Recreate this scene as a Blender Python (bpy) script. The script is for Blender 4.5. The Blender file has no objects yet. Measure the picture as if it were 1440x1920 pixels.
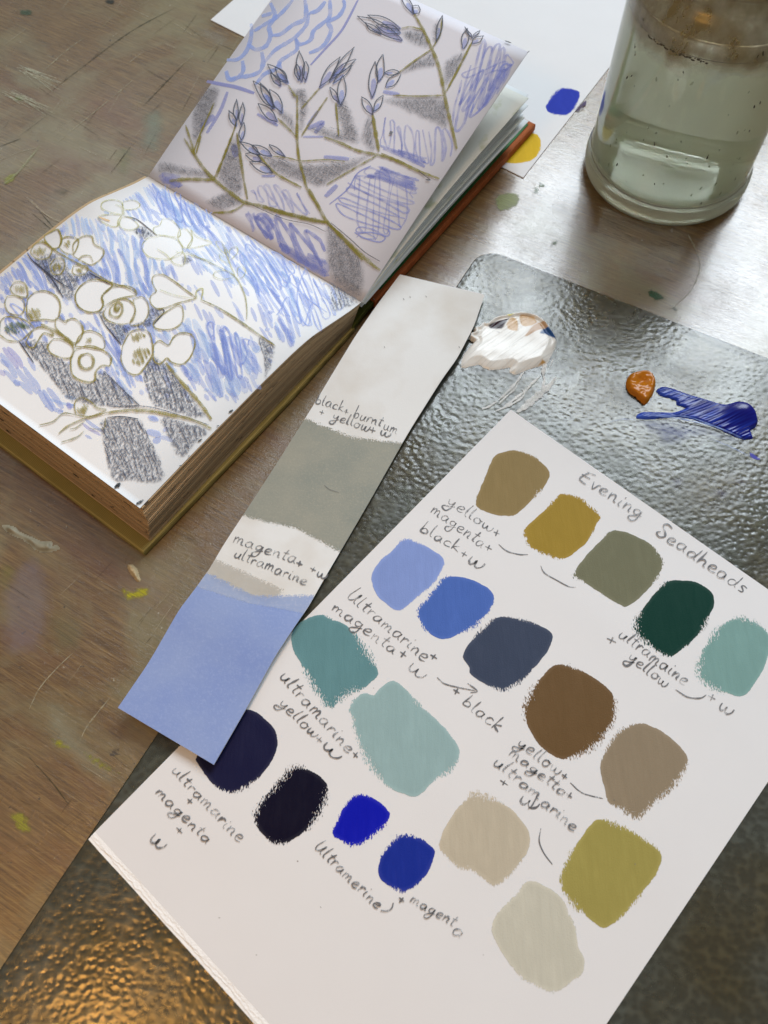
import bpy, math, random
import numpy as np
from mathutils import Matrix, Vector, noise as mnoise
random.seed(7)
SC = bpy.context.scene
COL = SC.collection
# ------------------------------------------------------------------ camera
FPX, PITCH, ROLL, CAM_H = 1603.0, math.radians(62.8), math.radians(-0.9), 0.35
FWD = np.array([0, math.cos(PITCH), -math.sin(PITCH)])
RT0 = np.array([1.0, 0, 0]); UP0 = np.cross(RT0, FWD)
RT = RT0*math.cos(ROLL) + UP0*math.sin(ROLL)
UP = -RT0*math.sin(ROLL) + UP0*math.cos(ROLL)
EYE = np.array([0, 0, CAM_H])
cd = bpy.data.cameras.new("camera"); cam = bpy.data.objects.new("camera", cd); COL.objects.link(cam)
cd.sensor_fit = 'VERTICAL'; cd.sensor_height = 36; cd.sensor_width = 27; cd.lens = FPX/1920*36
cd.clip_start = 0.01; cd.clip_end = 50
cam.matrix_world = Matrix(((RT[0], UP[0], -FWD[0], 0), (RT[1], UP[1], -FWD[1], 0), (RT[2], UP[2], -FWD[2], CAM_H), (0, 0, 0, 1)))
cd.dof.use_dof = True; cd.dof.focus_distance = 0.385; cd.dof.aperture_fstop = 16
SC.camera = cam
# ------------------------------------------------------------------ light
w = bpy.data.worlds.new("World"); SC.world = w; w.use_nodes = True
bg = w.node_tree.nodes["Background"]; bg.inputs[0].default_value = (0.585, 0.61, 0.60, 1); bg.inputs[1].default_value = 0.40

def area(name, loc, target, sx, sy, power, color):
    l = bpy.data.lights.new(name, 'AREA'); l.shape = 'RECTANGLE'; l.size = sx; l.size_y = sy
    l.energy = power; l.color = color
    o = bpy.data.objects.new(name, l); COL.objects.link(o); o.location = loc
    d = Vector(target)-Vector(loc); o.rotation_euler = d.to_track_quat('-Z', 'Y').to_euler()
    return o
area("window_light", (0.53, 1.20, 1.16), (0.40, 0.55, 1.02), 0.86, 0.84, 29.0, (0.84, 0.93, 1.0))
area("warm_lamp", (-0.265, -0.11, 0.60), (-0.12, 0.02, 0.0), 0.13, 0.13, 1.2, (1.0, 0.48, 0.10))
area("left_fill_light", (-0.62, 1.32, 1.02), (-0.30, 0.50, 0.80), 0.70, 0.62, 1.3, (0.86, 0.93, 1.0))  # added fill with no seen source, lifts the left table and page
SC.view_settings.view_transform = 'Standard'; SC.view_settings.look = 'None'
SC.view_settings.exposure = 0.07; SC.view_settings.gamma = 1.0
SC.render.engine = 'CYCLES'
SC.cycles.max_bounces = 14; SC.cycles.transmission_bounces = 12; SC.cycles.transparent_max_bounces = 48
SC.cycles.volume_bounces = 6; SC.cycles.caustics_refractive = True; SC.cycles.caustics_reflective = False
SC.cycles.blur_glossy = 0.6
SC.cycles.use_denoising = True

# ------------------------------------------------------------------ geometry helpers
def P(u, v, z=0.0):
    d = FWD*FPX + RT*(u-720) - UP*(v-960)
    return EYE + d*((z-CAM_H)/d[2])
def hit(pts, f, it=12):
    """pixels of the photograph -> points on the height field z = f(x, y)"""
    p = np.atleast_2d(np.array(pts, float)); d = FWD*FPX + RT*(p[:, :1]-720) - UP*(p[:, 1:]-960)
    z = np.zeros(len(p))
    for _ in range(it):
        X = EYE + d*((z-CAM_H)/d[:, 2])[:, None]
        z = 0.5*z + 0.5*f(X[:, 0], X[:, 1])
    return np.stack([X[:, 0], X[:, 1], f(X[:, 0], X[:, 1])], 1)
def Z(ox, oy, s, pts): return [(ox+x*s, oy+y*s) for x, y in pts]
z2 = lambda p: Z(360, 0, .27778, p)
z3 = lambda p: Z(640, 0, .27778, p)
z5 = lambda p: Z(280, 250, .27778, p)
z6 = lambda p: Z(540, 200, .27778, p)
z7 = lambda p: Z(0, 320, .27778, p)
zb = lambda p: Z(0, 620, .30556, p)
def crom(pts, step, closed=False):
    """Catmull-Rom through pts, resampled about every `step`"""
    p = np.array(pts, float)
    if len(p) == 2 and not closed:
        n = max(2, int(np.linalg.norm(p[1]-p[0])/step)+1); t = np.linspace(0, 1, n)[:, None]; return p[0]*(1-t)+p[1]*t
    if closed: q = np.vstack([p[-1], p, p[0], p[1]])
    else: q = np.vstack([2*p[0]-p[1], p, 2*p[-1]-p[-2]])
    out = []
    for i in range(1, len(q)-2):
        a, b, c, d = q[i-1:i+3]; n = max(1, int(np.linalg.norm(c-b)/step))
        for k in range(n):
            t = k/n
            out.append(.5*((2*b)+(-a+c)*t+(2*a-5*b+4*c-d)*t*t+(-a+3*b-3*c+d)*t**3))
    if not closed: out.append(p[-1])
    return np.array(out)
def inside(poly, x, y):
    poly = np.asarray(poly); c = np.zeros(np.shape(x), bool); j = len(poly)-1
    for i in range(len(poly)):
        xi, yi = poly[i][:2]; xj, yj = poly[j][:2]
        if yi != yj: c ^= ((yi > y) != (yj > y)) & (x < (xj-xi)*(y-yi)/(yj-yi)+xi)
        j = i
    return c
def sdist(poly, x, y):
    poly = np.asarray(poly); d = np.full(np.shape(x), 1e9)
    for i in range(len(poly)):
        a = poly[i-1][:2]; b = poly[i][:2]; ab = b-a; L = ab@ab+1e-18
        t = np.clip(((x-a[0])*ab[0]+(y-a[1])*ab[1])/L, 0, 1)
        d = np.minimum(d, np.hypot(x-a[0]-t*ab[0], y-a[1]-t*ab[1]))
    return np.where(inside(poly, x, y), d, -d)

ORIGIN = {}
def thing(name, label, cat, loc, group=None, kind=None):
    o = bpy.data.objects.new(name, None); COL.objects.link(o); o.empty_display_size = .01
    o.location = loc; o['label'] = label; o['category'] = cat
    if group: o['group'] = group
    if kind: o['kind'] = kind
    ORIGIN[o] = np.array(loc, float); return o
def org(o):
    while o is not None:
        if o in ORIGIN: return ORIGIN[o]
        o = o.parent
    return np.zeros(3)
def mesh(name, V, F, mat, parent=None, attrs=None, smooth=False, label=None, kind=None, uv=None):
    V = np.asarray(V, float)-org(parent)
    me = bpy.data.meshes.new(name); me.from_pydata(V.tolist(), [], [tuple(int(i) for i in f) for f in F]); 
    for k, a in (attrs or {}).items():
        a = np.asarray(a, np.float32)
        if a.ndim == 1: me.attributes.new(k, 'FLOAT', 'POINT').data.foreach_set('value', a)
        else: me.attributes.new(k, 'FLOAT_COLOR', 'POINT').data.foreach_set('color', a.ravel())
    me.materials.append(mat)
    if smooth: me.polygons.foreach_set('use_smooth', [True]*len(me.polygons))
    me.update()
    o = bpy.data.objects.new(name, me); COL.objects.link(o); o.parent = parent
    if label: o['label'] = label
    if kind: o['kind'] = kind
    return o
def top(o, label, cat, group=None, kind=None):
    o['label'] = label; o['category'] = cat
    if group: o['group'] = group
    if kind: o['kind'] = kind
def prism(poly, z0, z1):
    """poly: (n,2); z0,z1 scalars or arrays"""
    p = np.asarray(poly)[:, :2]; n = len(p)
    a = sum(p[i-1][0]*p[i][1]-p[i][0]*p[i-1][1] for i in range(n))
    if a < 0: p = p[::-1]
    V = np.vstack([np.c_[p, np.full(n, z0)], np.c_[p, np.full(n, z1)]])
    F = [tuple(range(n-1, -1, -1)), tuple(range(n, 2*n))]+[(i, (i+1) % n, n+(i+1) % n, n+i) for i in range(n)]
    return V, F
class MB:
    def __init__(s): s.V = []; s.F = []; s.C = []; s.n = 0
    def add(s, V, F, c=(1, 1, 1, 1)):
        V = np.asarray(V, float); s.V.append(V); s.F += [tuple(i+s.n for i in f) for f in F]
        c = np.asarray(c, float); s.C.append(np.tile(c, (len(V), 1)) if c.ndim == 1 else c); s.n += len(V)
    def build(s, name, mat, parent=None, **k):
        if not s.V: return None
        return mesh(name, np.vstack(s.V), s.F, mat, parent, attrs={'Col': np.vstack(s.C)}, **k)

# ------------------------------------------------------------------ material helpers
class NT:
    def __init__(s, name, rough=.6, spec=.5):
        s.m = bpy.data.materials.new(name); s.m.use_nodes = True; s.t = s.m.node_tree; s.p = s.t.nodes['Principled BSDF']
        s.p.inputs['Roughness'].default_value = rough; s.p.inputs['Specular IOR Level'].default_value = spec
    def n(s, typ, **k):
        nd = s.t.nodes.new(typ)
        for a, b in k.items():
            if a.startswith('i_'):
                key = a[2:].replace('_', ' '); key = int(key) if key.isdigit() else key
                if isinstance(b, bpy.types.NodeSocket): s.t.links.new(b, nd.inputs[key])
                else: nd.inputs[key].default_value = b
            else: setattr(nd, a, b)
        return nd
    def obj(s): return s.n('ShaderNodeTexCoord').outputs['Object']
    def attr(s, name, out='Fac'): return s.n('ShaderNodeAttribute', attribute_name=name).outputs[out]
    def math(s, op, a, b=0.0, c=None, clamp=False):
        k = dict(operation=op, i_0=a, i_1=b, use_clamp=clamp)
        if c is not None: k['i_2'] = c
        return s.n('ShaderNodeMath', **k).outputs[0]
    def map(s, vec, scale=(1, 1, 1), rot=0.0):
        return s.n('ShaderNodeMapping', i_Vector=vec, i_Scale=scale, i_Rotation=(0, 0, rot)).outputs[0]
    def noise(s, vec, scale, detail=3, rough=.55, dist=0): 
        return s.n('ShaderNodeTexNoise', i_Vector=vec, i_Scale=scale, i_Detail=detail, i_Roughness=rough, i_Distortion=dist).outputs['Fac']
    def ramp(s, fac, stops, interp='LINEAR'):
        r = s.n('ShaderNodeValToRGB', i_Fac=fac); e = r.color_ramp.elements; r.color_ramp.interpolation = interp
        while len(e) < len(stops): e.new(.5)
        for i, (p, c) in enumerate(stops):
            e[i].position = p; e[i].color = c if not isinstance(c, (int, float)) else (c, c, c, 1)
        return r.outputs[0]
    def range(s, v, a, b, c=0., d=1.):
        return s.n('ShaderNodeMapRange', i_0=v, i_1=a, i_2=b, i_3=c, i_4=d).outputs[0]
    def mix(s, f, a, b, mode='MIX'):
        nd = s.n('ShaderNodeMix', data_type='RGBA', blend_type=mode)
        for k, v in ((0, f), (6, a), (7, b)):
            if isinstance(v, bpy.types.NodeSocket): s.t.links.new(v, nd.inputs[k])
            else: nd.inputs[k].default_value = v
        return nd.outputs[2]
    def set(s, key, v):
        if isinstance(v, bpy.types.NodeSocket): s.t.links.new(v, s.p.inputs[key])
        else: s.p.inputs[key].default_value = v
    def bump(s, h, strength, dist):
        s.set('Normal', s.n('ShaderNodeBump', i_Height=h, i_Strength=strength, i_Distance=dist).outputs[0])
def rgb(r, g, b):
    return tuple((c/255/12.92 if c/255 <= .04045 else ((c/255+.055)/1.055)**2.4) for c in (r, g, b))+(1,)

def paper_mat(name, col, var=.03, rough=.75, grain=(1, 1, 1), transl=False):
    s = NT(name, rough, .25); o = s.obj()
    c2 = tuple(x*(1-var*2) for x in col[:3])+(1,)
    s.set('Base Color', s.mix(s.noise(o, 45, 4), col, c2))
    s.set('Normal', s.n('ShaderNodeBump', i_Height=s.noise(s.map(o, grain), 1700, 3, .6), i_Strength=.35, i_Distance=.00012, i_Normal=s.n('ShaderNodeBump', i_Height=s.noise(o, 11, 2), i_Strength=.5, i_Distance=.0035).outputs[0]).outputs[0])
    return s.m
def swatch_mat(name, col, dry=1.3, streak=.05, ang=0., rough=.55, along=.35, alpha=1.0):
    """brushed gouache: d = distance to the rim in mm, broken into dry-brush specks along the rim"""
    s = NT(name, rough, .10); o = s.obj()
    g = s.map(o, (1, along, 1), ang)
    n1 = s.noise(g, 2600, 2, .6); n2 = s.noise(o, 260, 3, .5)
    d = s.attr('d')
    patch = s.range(s.noise(o, 48, 1), .46, .64, .04, 1.3)
    e = s.math('MULTIPLY_ADD', s.math('SUBTRACT', n1, .52), s.math('MULTIPLY', patch, dry*7), d)
    e = s.math('MULTIPLY_ADD', s.math('SUBTRACT', n2, .5), 1.1, e)
    a = s.range(e, -.05, .10, 0., alpha)
    s.set('Alpha', a)
    st = s.noise(s.map(o, (1, .12, 1), ang), 700, 4, .6)
    lo = tuple(min(1, x*(1+streak)+.010*streak*8) for x in col[:3])+(1,); hi = tuple(x*(1-streak) for x in col[:3])+(1,)
    c = s.mix(s.range(st, .3, .7), lo, hi)
    c = s.mix(s.range(s.noise(o, 80, 3, .6, .8), .35, .7, 0, .8), c, hi); pl = s.range(s.noise(s.map(o, (1, .3, 1), ang+.3), 160, 2), .55, .75, 0, .35); c = s.mix(pl, c, tuple(min(1, x*1.14+.01) for x in col[:3])+(1,))
    thin = s.range(d, .0, 1.6, .35, 0.0)
    c = s.mix(thin, c, tuple(min(1, x*1.25+.05) for x in col[:3])+(1,))
    s.set('Base Color', c)
    s.bump(s.math('ADD', s.noise(o, 1700, 3, .6), s.math('MULTIPLY', st, 1.4)), .6, .00016)
    return s.m
def ink_mat(name, grain=0.15, gscale=900, rough=.6):
    s = NT(name, rough, .3); o = s.obj(); s.set('Base Color', s.attr('Col', 'Color'))
    al = s.n('ShaderNodeAttribute', attribute_name='Col').outputs['Alpha']
    n = s.noise(o, gscale, 3, .6)
    s.set('Alpha', s.math('MULTIPLY', al, s.range(n, .3, .7, 1-grain*2, 1.0)))
    return s.m
def pencil_mat(name, contrast=.14, scale=1500, feather=0):
    s = NT(name, .5, .4); o = s.obj(); s.set('Base Color', s.attr('Col', 'Color'))
    al = s.n('ShaderNodeAttribute', attribute_name='Col').outputs['Alpha']
    n = s.noise(o, scale, 2, .7)
    t = s.math('ADD', n, s.math('MULTIPLY_ADD', al, .5, -.75))   # al 1 -> n-.25 ; al .5 -> n-.5
    a = s.math('MULTIPLY', s.range(t, -contrast*.5, contrast*.6, 0., .92), s.range(al, 0, .3, 0, 1))
    if feather: a = s.math('MULTIPLY', a, s.range(s.math('MULTIPLY_ADD', s.math('SUBTRACT', s.noise(o, 300, 3), .5), 3., s.attr('d')), -.3, feather, 0., 1.))
    s.set('Alpha', a); return s.m

# ------------------------------------------------------------------ stroke and patch builders
def ribbon(mb, px, f, wpx, col, off, taper=.35, zoff=0., wob=0.0):
    """stroke drawn on the surface f; px in photograph pixels, wpx its width there"""
    p = crom(px, 4.0) if len(px) < 400 else np.asarray(px)
    if len(p) < 2: return
    W = hit(p, f); n = len(W)
    mm = np.linalg.norm(W[n//2][:2]-hit([p[n//2]+np.array([1., 0])], f)[0][:2])
    T = np.gradient(W[:, :2], axis=0); T /= (np.linalg.norm(T, axis=1)[:, None]+1e-12)
    N = np.c_[-T[:, 1], T[:, 0]]
    s = np.linspace(0, 1, n); prof = 1-taper*np.abs(2*s-1)**4
    hw = .5*wpx*mm*prof*(1+wob*np.array([mnoise.noise(Vector((W[i, 0]*400, W[i, 1]*400, 3.1))) for i in range(n)]))
    A = W[:, :2]+N*hw[:, None]; B = W[:, :2]-N*hw[:, None]
    V = np.vstack([np.c_[A, f(A[:, 0], A[:, 1])+off], np.c_[B, f(B[:, 0], B[:, 1])+off]])
    if wob:
        al = np.array([col[3]*min(1.15, max(.45, .95+.75*mnoise.noise(Vector((W[i, 0]*260, W[i, 1]*260, 8.7))))) for i in range(n)])
        col = np.tile(np.r_[np.array(col[:3]), 1.], (2*n, 1)); col[:, 3] = np.clip(np.r_[al, al], 0, 1)
    mb.add(V, [(i, i+n, i+n+1, i+1) for i in range(n-1)], col)
OFF = [0.]
def nxt(base):
    OFF[0] += 1.2e-6
    return base+(OFF[0] % 3e-4)
def hatch(mb, poly, f, ang, sp, wpx, cols, base, excl=(), seg=(25, 70), gap=.15, wob=3., jit=.35, bow=0.):
    """scribbled fill of a region (photograph pixels)"""
    poly = np.array(poly, float); a = math.radians(ang); d = np.array([math.cos(a), math.sin(a)]); n = np.array([-d[1], d[0]])
    c = poly.mean(0); q = poly-c; s0, s1 = (q@n).min(), (q@n).max(); t0, t1 = (q@d).min(), (q@d).max()
    s = s0
    while s < s1:
        t = t0+random.random()*8; dev = random.uniform(-.10, .10)
        while t < t1:
            L = random.uniform(*seg); ts = np.arange(t, min(t+L, t1), 3.5)
            if len(ts) > 1:
                u = (ts-ts.mean())/max(L, 1)
                ss = s+jit*sp*random.uniform(-1, 1)+dev*(ts-t)+bow*L*u*u+wob*np.array([mnoise.noise(Vector((x*.02, s*.05, 7))) for x in ts])
                pp = c+ts[:, None]*d+ss[:, None]*n
                ok = inside(poly, pp[:, 0], pp[:, 1])
                for e in excl: ok &= ~inside(e, pp[:, 0], pp[:, 1])
                i = 0
                while i < len(pp):
                    if ok[i]:
                        j = i
                        while j+1 < len(pp) and ok[j+1]: j += 1
                        if j-i >= 1: ribbon(mb, pp[i:j+1][::2] if j-i > 4 else pp[i:j+1], f, wpx*random.uniform(.7, 1.25), random.choice(cols), nxt(base), .6)
                        i = j+1
                    else: i += 1
            t += L*(1-.1)+(random.random() < gap)*random.uniform(5, 25)
        s += sp*random.uniform(.75, 1.25)
def scribble(mb, poly, f, ang, sp, wpx, cols, base, jit=.35, inset=.04):
    """one continuous back-and-forth pen line filling a region"""
    poly = np.array(poly, float); a = math.radians(ang); d = np.array([math.cos(a), math.sin(a)]); n = np.array([-d[1], d[0]])
    c = poly.mean(0); q = poly-c; s0, s1 = (q@n).min(), (q@n).max(); T = np.linspace((q@d).min(), (q@d).max(), 200)
    pts = []; s = s0+sp*.4; side = 0
    while s < s1:
        pp = c+T[:, None]*d+s*n; ok = np.nonzero(inside(poly, pp[:, 0], pp[:, 1]))[0]
        if len(ok) > 2:
            t0, t1 = T[ok[0]], T[ok[-1]]; L = t1-t0; t0 += L*random.uniform(-.02, inset*3); t1 -= L*random.uniform(-.02, inset*3)
            e = [t0, t1] if side else [t1, t0]; m_ = (t0+t1)/2+random.uniform(-.1, .1)*L
            for t in (e[0], m_, e[1]): pts.append(c+t*d+(s+random.uniform(-jit, jit)*sp)*n)
            side ^= 1
            if random.random() < .16 and len(pts) > 4:
                ribbon(mb, crom(pts, 3), f, wpx*random.uniform(.8, 1.2), random.choice(cols), nxt(base), .4, wob=.4); pts = []
        s += sp*random.uniform(.6, 1.3)
    if len(pts) > 2: ribbon(mb, crom(pts, 3), f, wpx*random.uniform(.8, 1.2), random.choice(cols), nxt(base), .4, wob=.4)
def patch(name, poly_px, f, mat, parent, off, cell=.001, margin=.0012, closed=True, smooth_poly=True, label=None, col=None, hf=None, colf=None):
    """a skin of paint on the surface f inside an outline; attribute d = mm inside the rim"""
    pp = crom(poly_px, 6, True) if smooth_poly else np.array(poly_px, float)
    W = hit(pp, f)[:, :2]
    x0, y0 = W.min(0)-margin*2; x1, y1 = W.max(0)+margin*2
    nx = max(3, int((x1-x0)/cell)+1); ny = max(3, int((y1-y0)/cell)+1)
    X, Y = np.meshgrid(np.linspace(x0, x1, nx), np.linspace(y0, y1, ny)); D = sdist(W, X, Y)
    ok = np.maximum.reduce([D[:-1, :-1], D[1:, :-1], D[:-1, 1:], D[1:, 1:]]) > -margin
    zz = f(X.ravel(), Y.ravel()).reshape(X.shape)+off
    if hf is not None: zz = zz+hf(X, Y, D)
    idx = np.arange(nx*ny).reshape(ny, nx); jj, ii = np.nonzero(ok)
    F = np.stack([idx[jj, ii], idx[jj, ii+1], idx[jj+1, ii+1], idx[jj+1, ii]], 1)
    used = np.unique(F); rem = np.zeros(nx*ny, int); rem[used] = np.arange(len(used))
    V = np.c_[X.ravel(), Y.ravel(), zz.ravel()][used]
    at = {'d': D.ravel()[used]*1000}
    if col is not None: at['Col'] = np.tile(col, (len(used), 1))
    if colf is not None: at['Col'] = colf(V[:, 0], V[:, 1], D.ravel()[used])
    return mesh(name, V, rem[F], mat, parent, attrs=at, smooth=True, label=label)

# ------------------------------------------------------------------ handwriting (single-stroke hand)
G = {
 'a': (1.0, [[(.75, .85), (.45, 1), (.1, .75), (.05, .3), (.3, 0), (.6, .25), (.76, .9), (.76, .25), (.98, .02)]]),
 'b': (.9, [[(.18, 2.1), (.1, 1.2), (.05, .15), (.35, 0), (.7, .2), (.72, .65), (.4, .85), (.08, .5)]]),
 'c': (.85, [[(.75, .8), (.45, 1), (.1, .7), (.1, .25), (.4, 0), (.85, .15)]]),
 'd': (1.0, [[(.7, .8), (.4, 1), (.08, .7), (.08, .25), (.35, 0), (.65, .3), (.78, 1.1), (.82, 2.0)], [(.8, 1.2), (.74, .3), (.98, 0)]]),
 'e': (.85, [[(.1, .45), (.5, .55), (.7, .85), (.45, 1.05), (.12, .75), (.08, .25), (.4, 0), (.85, .2)]]),
 'g': (1.0, [[(.7, .85), (.4, 1), (.1, .75), (.12, .35), (.4, .2), (.66, .5), (.74, .95), (.72, -.3), (.45, -.9), (.05, -.85), (-.02, -.45), (.4, -.05), (1., .35)]]),
 'h': (.95, [[(.15, 2.1), (.1, 1), (.05, 0)], [(.07, .45), (.4, .95), (.66, .75), (.68, .2), (.92, 0)]]),
 'i': (.42, [[(.12, 1), (.08, .25), (.38, 0)], [(.2, 1.5), (.26, 1.62)]]),
 'k': (.9, [[(.15, 2.1), (.08, 1), (.05, 0)], [(.7, 1.0), (.12, .5), (.4, .25), (.9, .02)]]),
 'l': (.42, [[(.22, 2.05), (.1, 1), (.1, .2), (.38, .02)]]),
 'm': (1.3, [[(.05, 1), (.1, 0)], [(.1, .55), (.32, 1), (.5, .75), (.5, .05)], [(.5, .55), (.75, 1), (.95, .75), (.97, .15), (1.25, .02)]]),
 'n': (.9, [[(.05, 1), (.1, 0)], [(.1, .55), (.42, 1), (.64, .7), (.64, .15), (.88, .02)]]),
 'o': (.9, [[(.45, 1), (.1, .75), (.08, .25), (.4, 0), (.74, .3), (.72, .8), (.42, 1), (.7, .8), (.95, .85)]]),
 'r': (.65, [[(.05, 1), (.1, 0)], [(.1, .5), (.3, .95), (.66, .88)]]),
 's': (.7, [[(.65, .95), (.3, 1), (.15, .75), (.5, .4), (.5, .1), (.08, 0)]]),
 't': (.6, [[(.38, 1.8), (.26, .8), (.26, .2), (.55, .02)], [(-.02, 1.15), (.66, 1.2)]]),
 'u': (.9, [[(.05, 1), (.05, .3), (.3, 0), (.6, .35), (.68, 1), (.68, .2), (.9, .02)]]),
 'v': (.85, [[(.05, 1), (.35, 0), (.68, .95), (.9, .85)]]),
 'w': (1.3, [[(.05, .95), (.08, .3), (.3, 0), (.52, .35), (.55, .8), (.62, .2), (.88, 0), (1.15, .4), (1.2, 1)]]),
 'y': (1.0, [[(.05, 1), (.1, .5), (.35, .3), (.62, .6), (.74, 1), (.66, -.3), (.35, -.9), (-.1, -.75), (-.05, -.35), (.5, -.05), (1.0, .35)]]),
 '+': (1.0, [[(0, .5), (.85, .42)], [(.42, .95), (.44, 0)]]),
 ')': (.7, [[(.5, 1.3), (.6, .6), (.4, .1), (0, -.2)]]),
 'E': (1.1, [[(1.0, 2.0), (.25, 1.8), (.1, 1.7)], [(.35, 1.85), (.12, .9), (.1, .15), (.9, -.1)], [(-.1, 1.0), (.8, 1.1)]]),
 'U': (1.1, [[(.15, 2.3), (.0, .7), (.2, 0), (.6, .3), (.85, 1.6), (.8, .3), (1.1, 0)]]),
 'S': (1.0, [[(.95, 1.9), (.4, 2), (.15, 1.5), (.6, 1.0), (.85, .5), (.5, 0), (.05, .25), (.3, .7)]]),
 ' ': (.5, [])}
GRAPH = (.13, .13, .14, .86)
def word(mb, text, p0, p1, xh, f, base, wpx=2.4, col=GRAPH, slant=.12):
    p0 = np.array(p0, float); p1 = np.array(p1, float); L = np.linalg.norm(p1-p0); ex = (p1-p0)/L; ey = np.array([ex[1], -ex[0]])
    tot = sum(G[c][0] for c in text)+.18*(len(text)-1); k = L/tot; x = 0
    for c in text:
        adv, st = G[c]; jy = random.uniform(-.10, .10); sc = random.uniform(.9, 1.1); sl = slant+random.uniform(-.08, .08)
        for s in st:
            pts = [p0+ex*(k*x+k*(a[0]*1.0)+xh*a[1]*sl+random.uniform(-.03, .03)*xh)+ey*xh*(a[1]*sc+jy+random.uniform(-.04, .04)) for a in s]
            q = crom(pts, 1.6); ribbon(mb, q if len(q) > 2 else pts, f, wpx*random.uniform(.85, 1.25), col[:3]+(col[3]*random.uniform(.82, 1.0),), nxt(base), .45, wob=.8)
        x += adv+.18
def line(mb, pts, f, base, wpx=2.4, col=GRAPH): ribbon(mb, crom(pts, 2.), f, wpx, col, nxt(base), .5, wob=.5)

flat = lambda z: (lambda x, y: np.zeros(np.shape(x))+z)
# ================================================================== TABLE
ga = P(200, 1430)[:2]-P(0, 1300)[:2]; GR = math.atan2(ga[1], ga[0])
s = NT("stained_wood", .36, 1.0); o = s.obj()
g = s.map(o, (1, 1, 1), -GR)
gs = s.map(g, (5, 110, 1)); f1 = s.noise(gs, 9, 6, .65); f2 = s.noise(s.map(g, (12, 620, 1)), 6, 5, .75)
wood = s.ramp(f1, [(.28, rgb(74, 52, 26)), (.5, rgb(112, 84, 46)), (.72, rgb(144, 116, 70))])
wood = s.mix(s.range(f2, .46, .62, 0, .62), wood, rgb(50, 33, 18))
film = s.math('ADD', s.range(s.noise(o, 13, 6, .6, .6), .46, .60, 0, .55), .03, clamp=True)                        # old grey-green paint film
wood = s.mix(film, wood, s.mix(s.noise(o, 30, 4), rgb(138, 128, 92), rgb(118, 118, 90)))
red = s.range(s.noise(s.map(g, (2.2, 7, 1)), 5, 4), .52, .7, 0, .45)
wood = s.mix(red, wood, rgb(104, 62, 40))
specks = s.range(s.noise(o, 260, 3, .6), .70, .73, 0, .75)
wood = s.mix(specks, wood, rgb(50, 45, 40))
specl = s.range(s.noise(s.map(o, (1.3, .9, 1), .5), 210, 3, .6), .715, .74, 0, .7)
g3_ = s.noise(s.map(o, (16, 700, 1), -GR-.06), 6, 3, .7); wood = s.mix(s.range(g3_, .58, .68, 0, .40), wood, rgb(152, 132, 96))
wood = s.mix(specl, wood, rgb(170, 165, 145))
scr = s.noise(s.map(o, (4, 230, 1), -GR-.9), 5, 3, .7); wood = s.mix(s.range(scr, .68, .75, 0, .35), wood, rgb(150, 138, 112))
s.set('Base Color', wood); s.set('Coat Weight', s.range(s.noise(o, 18, 5), .3, .6, .12, .62)); s.set('Coat Roughness', .17); s.set('Coat IOR', 1.55)
s.set('Roughness', s.range(s.noise(o, 22, 5),   .3, .7, .16, .30))
s.bump(s.math('ADD', s.math('MULTIPLY', f2, .8), s.math('MULTIPLY', s.noise(o, 300, 4), .5)), .55, .0003)
WOOD = s.m
table = thing("wooden_table", "worn brown wooden work table with scratches and dried paint stains under everything", "table", (0, .3, 0))
V, F = prism([(-.75, -.35), (.75, -.35), (.75, 1.05), (-.75, 1.05)], -.028, 0)
mesh("tabletop", V, F, WOOD, table)
for lx, ly in ((-.68, -.28), (.68, -.28), (-.68, .98), (.68, .98)):
    V, F = prism([(lx-.03, ly-.03), (lx+.03, ly-.03), (lx+.03, ly+.03), (lx-.03, ly+.03)], -.72, -.028)
    mesh("leg", V, F, WOOD, table)
f0 = flat(0.)
STAIN = ink_mat("dry_paint_film", .35, 420, .5)
def stain_mat(name, col, alpha, dry=2.0):
    """old wiped paint: feathered rim, worn through where the wood fibres stand up"""
    s = NT(name, .5, .4); o = s.obj(); d = s.attr('d'); soft = alpha < .55
    e = s.math('MULTIPLY_ADD', s.math('SUBTRACT', s.noise(o, 160 if soft else 420, 5, .65), .5), 9.0 if soft else 5.0, d)
    a = s.range(e, -.5, 5.5 if soft else .9, 0, alpha)
    g_ = s.map(s.map(o, (1, 1, 1), -GR), (9, 420, 1))
    s.set('Alpha', s.math('MULTIPLY', a, s.range(s.noise(g_, 6, 4, .7), .30, .6, .35, 1.0)))
    s.set('Base Color', s.mix(s.noise(o, 90, 4), col, tuple(x*.8 for x in col[:3])+(1,))); return s.m
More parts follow.
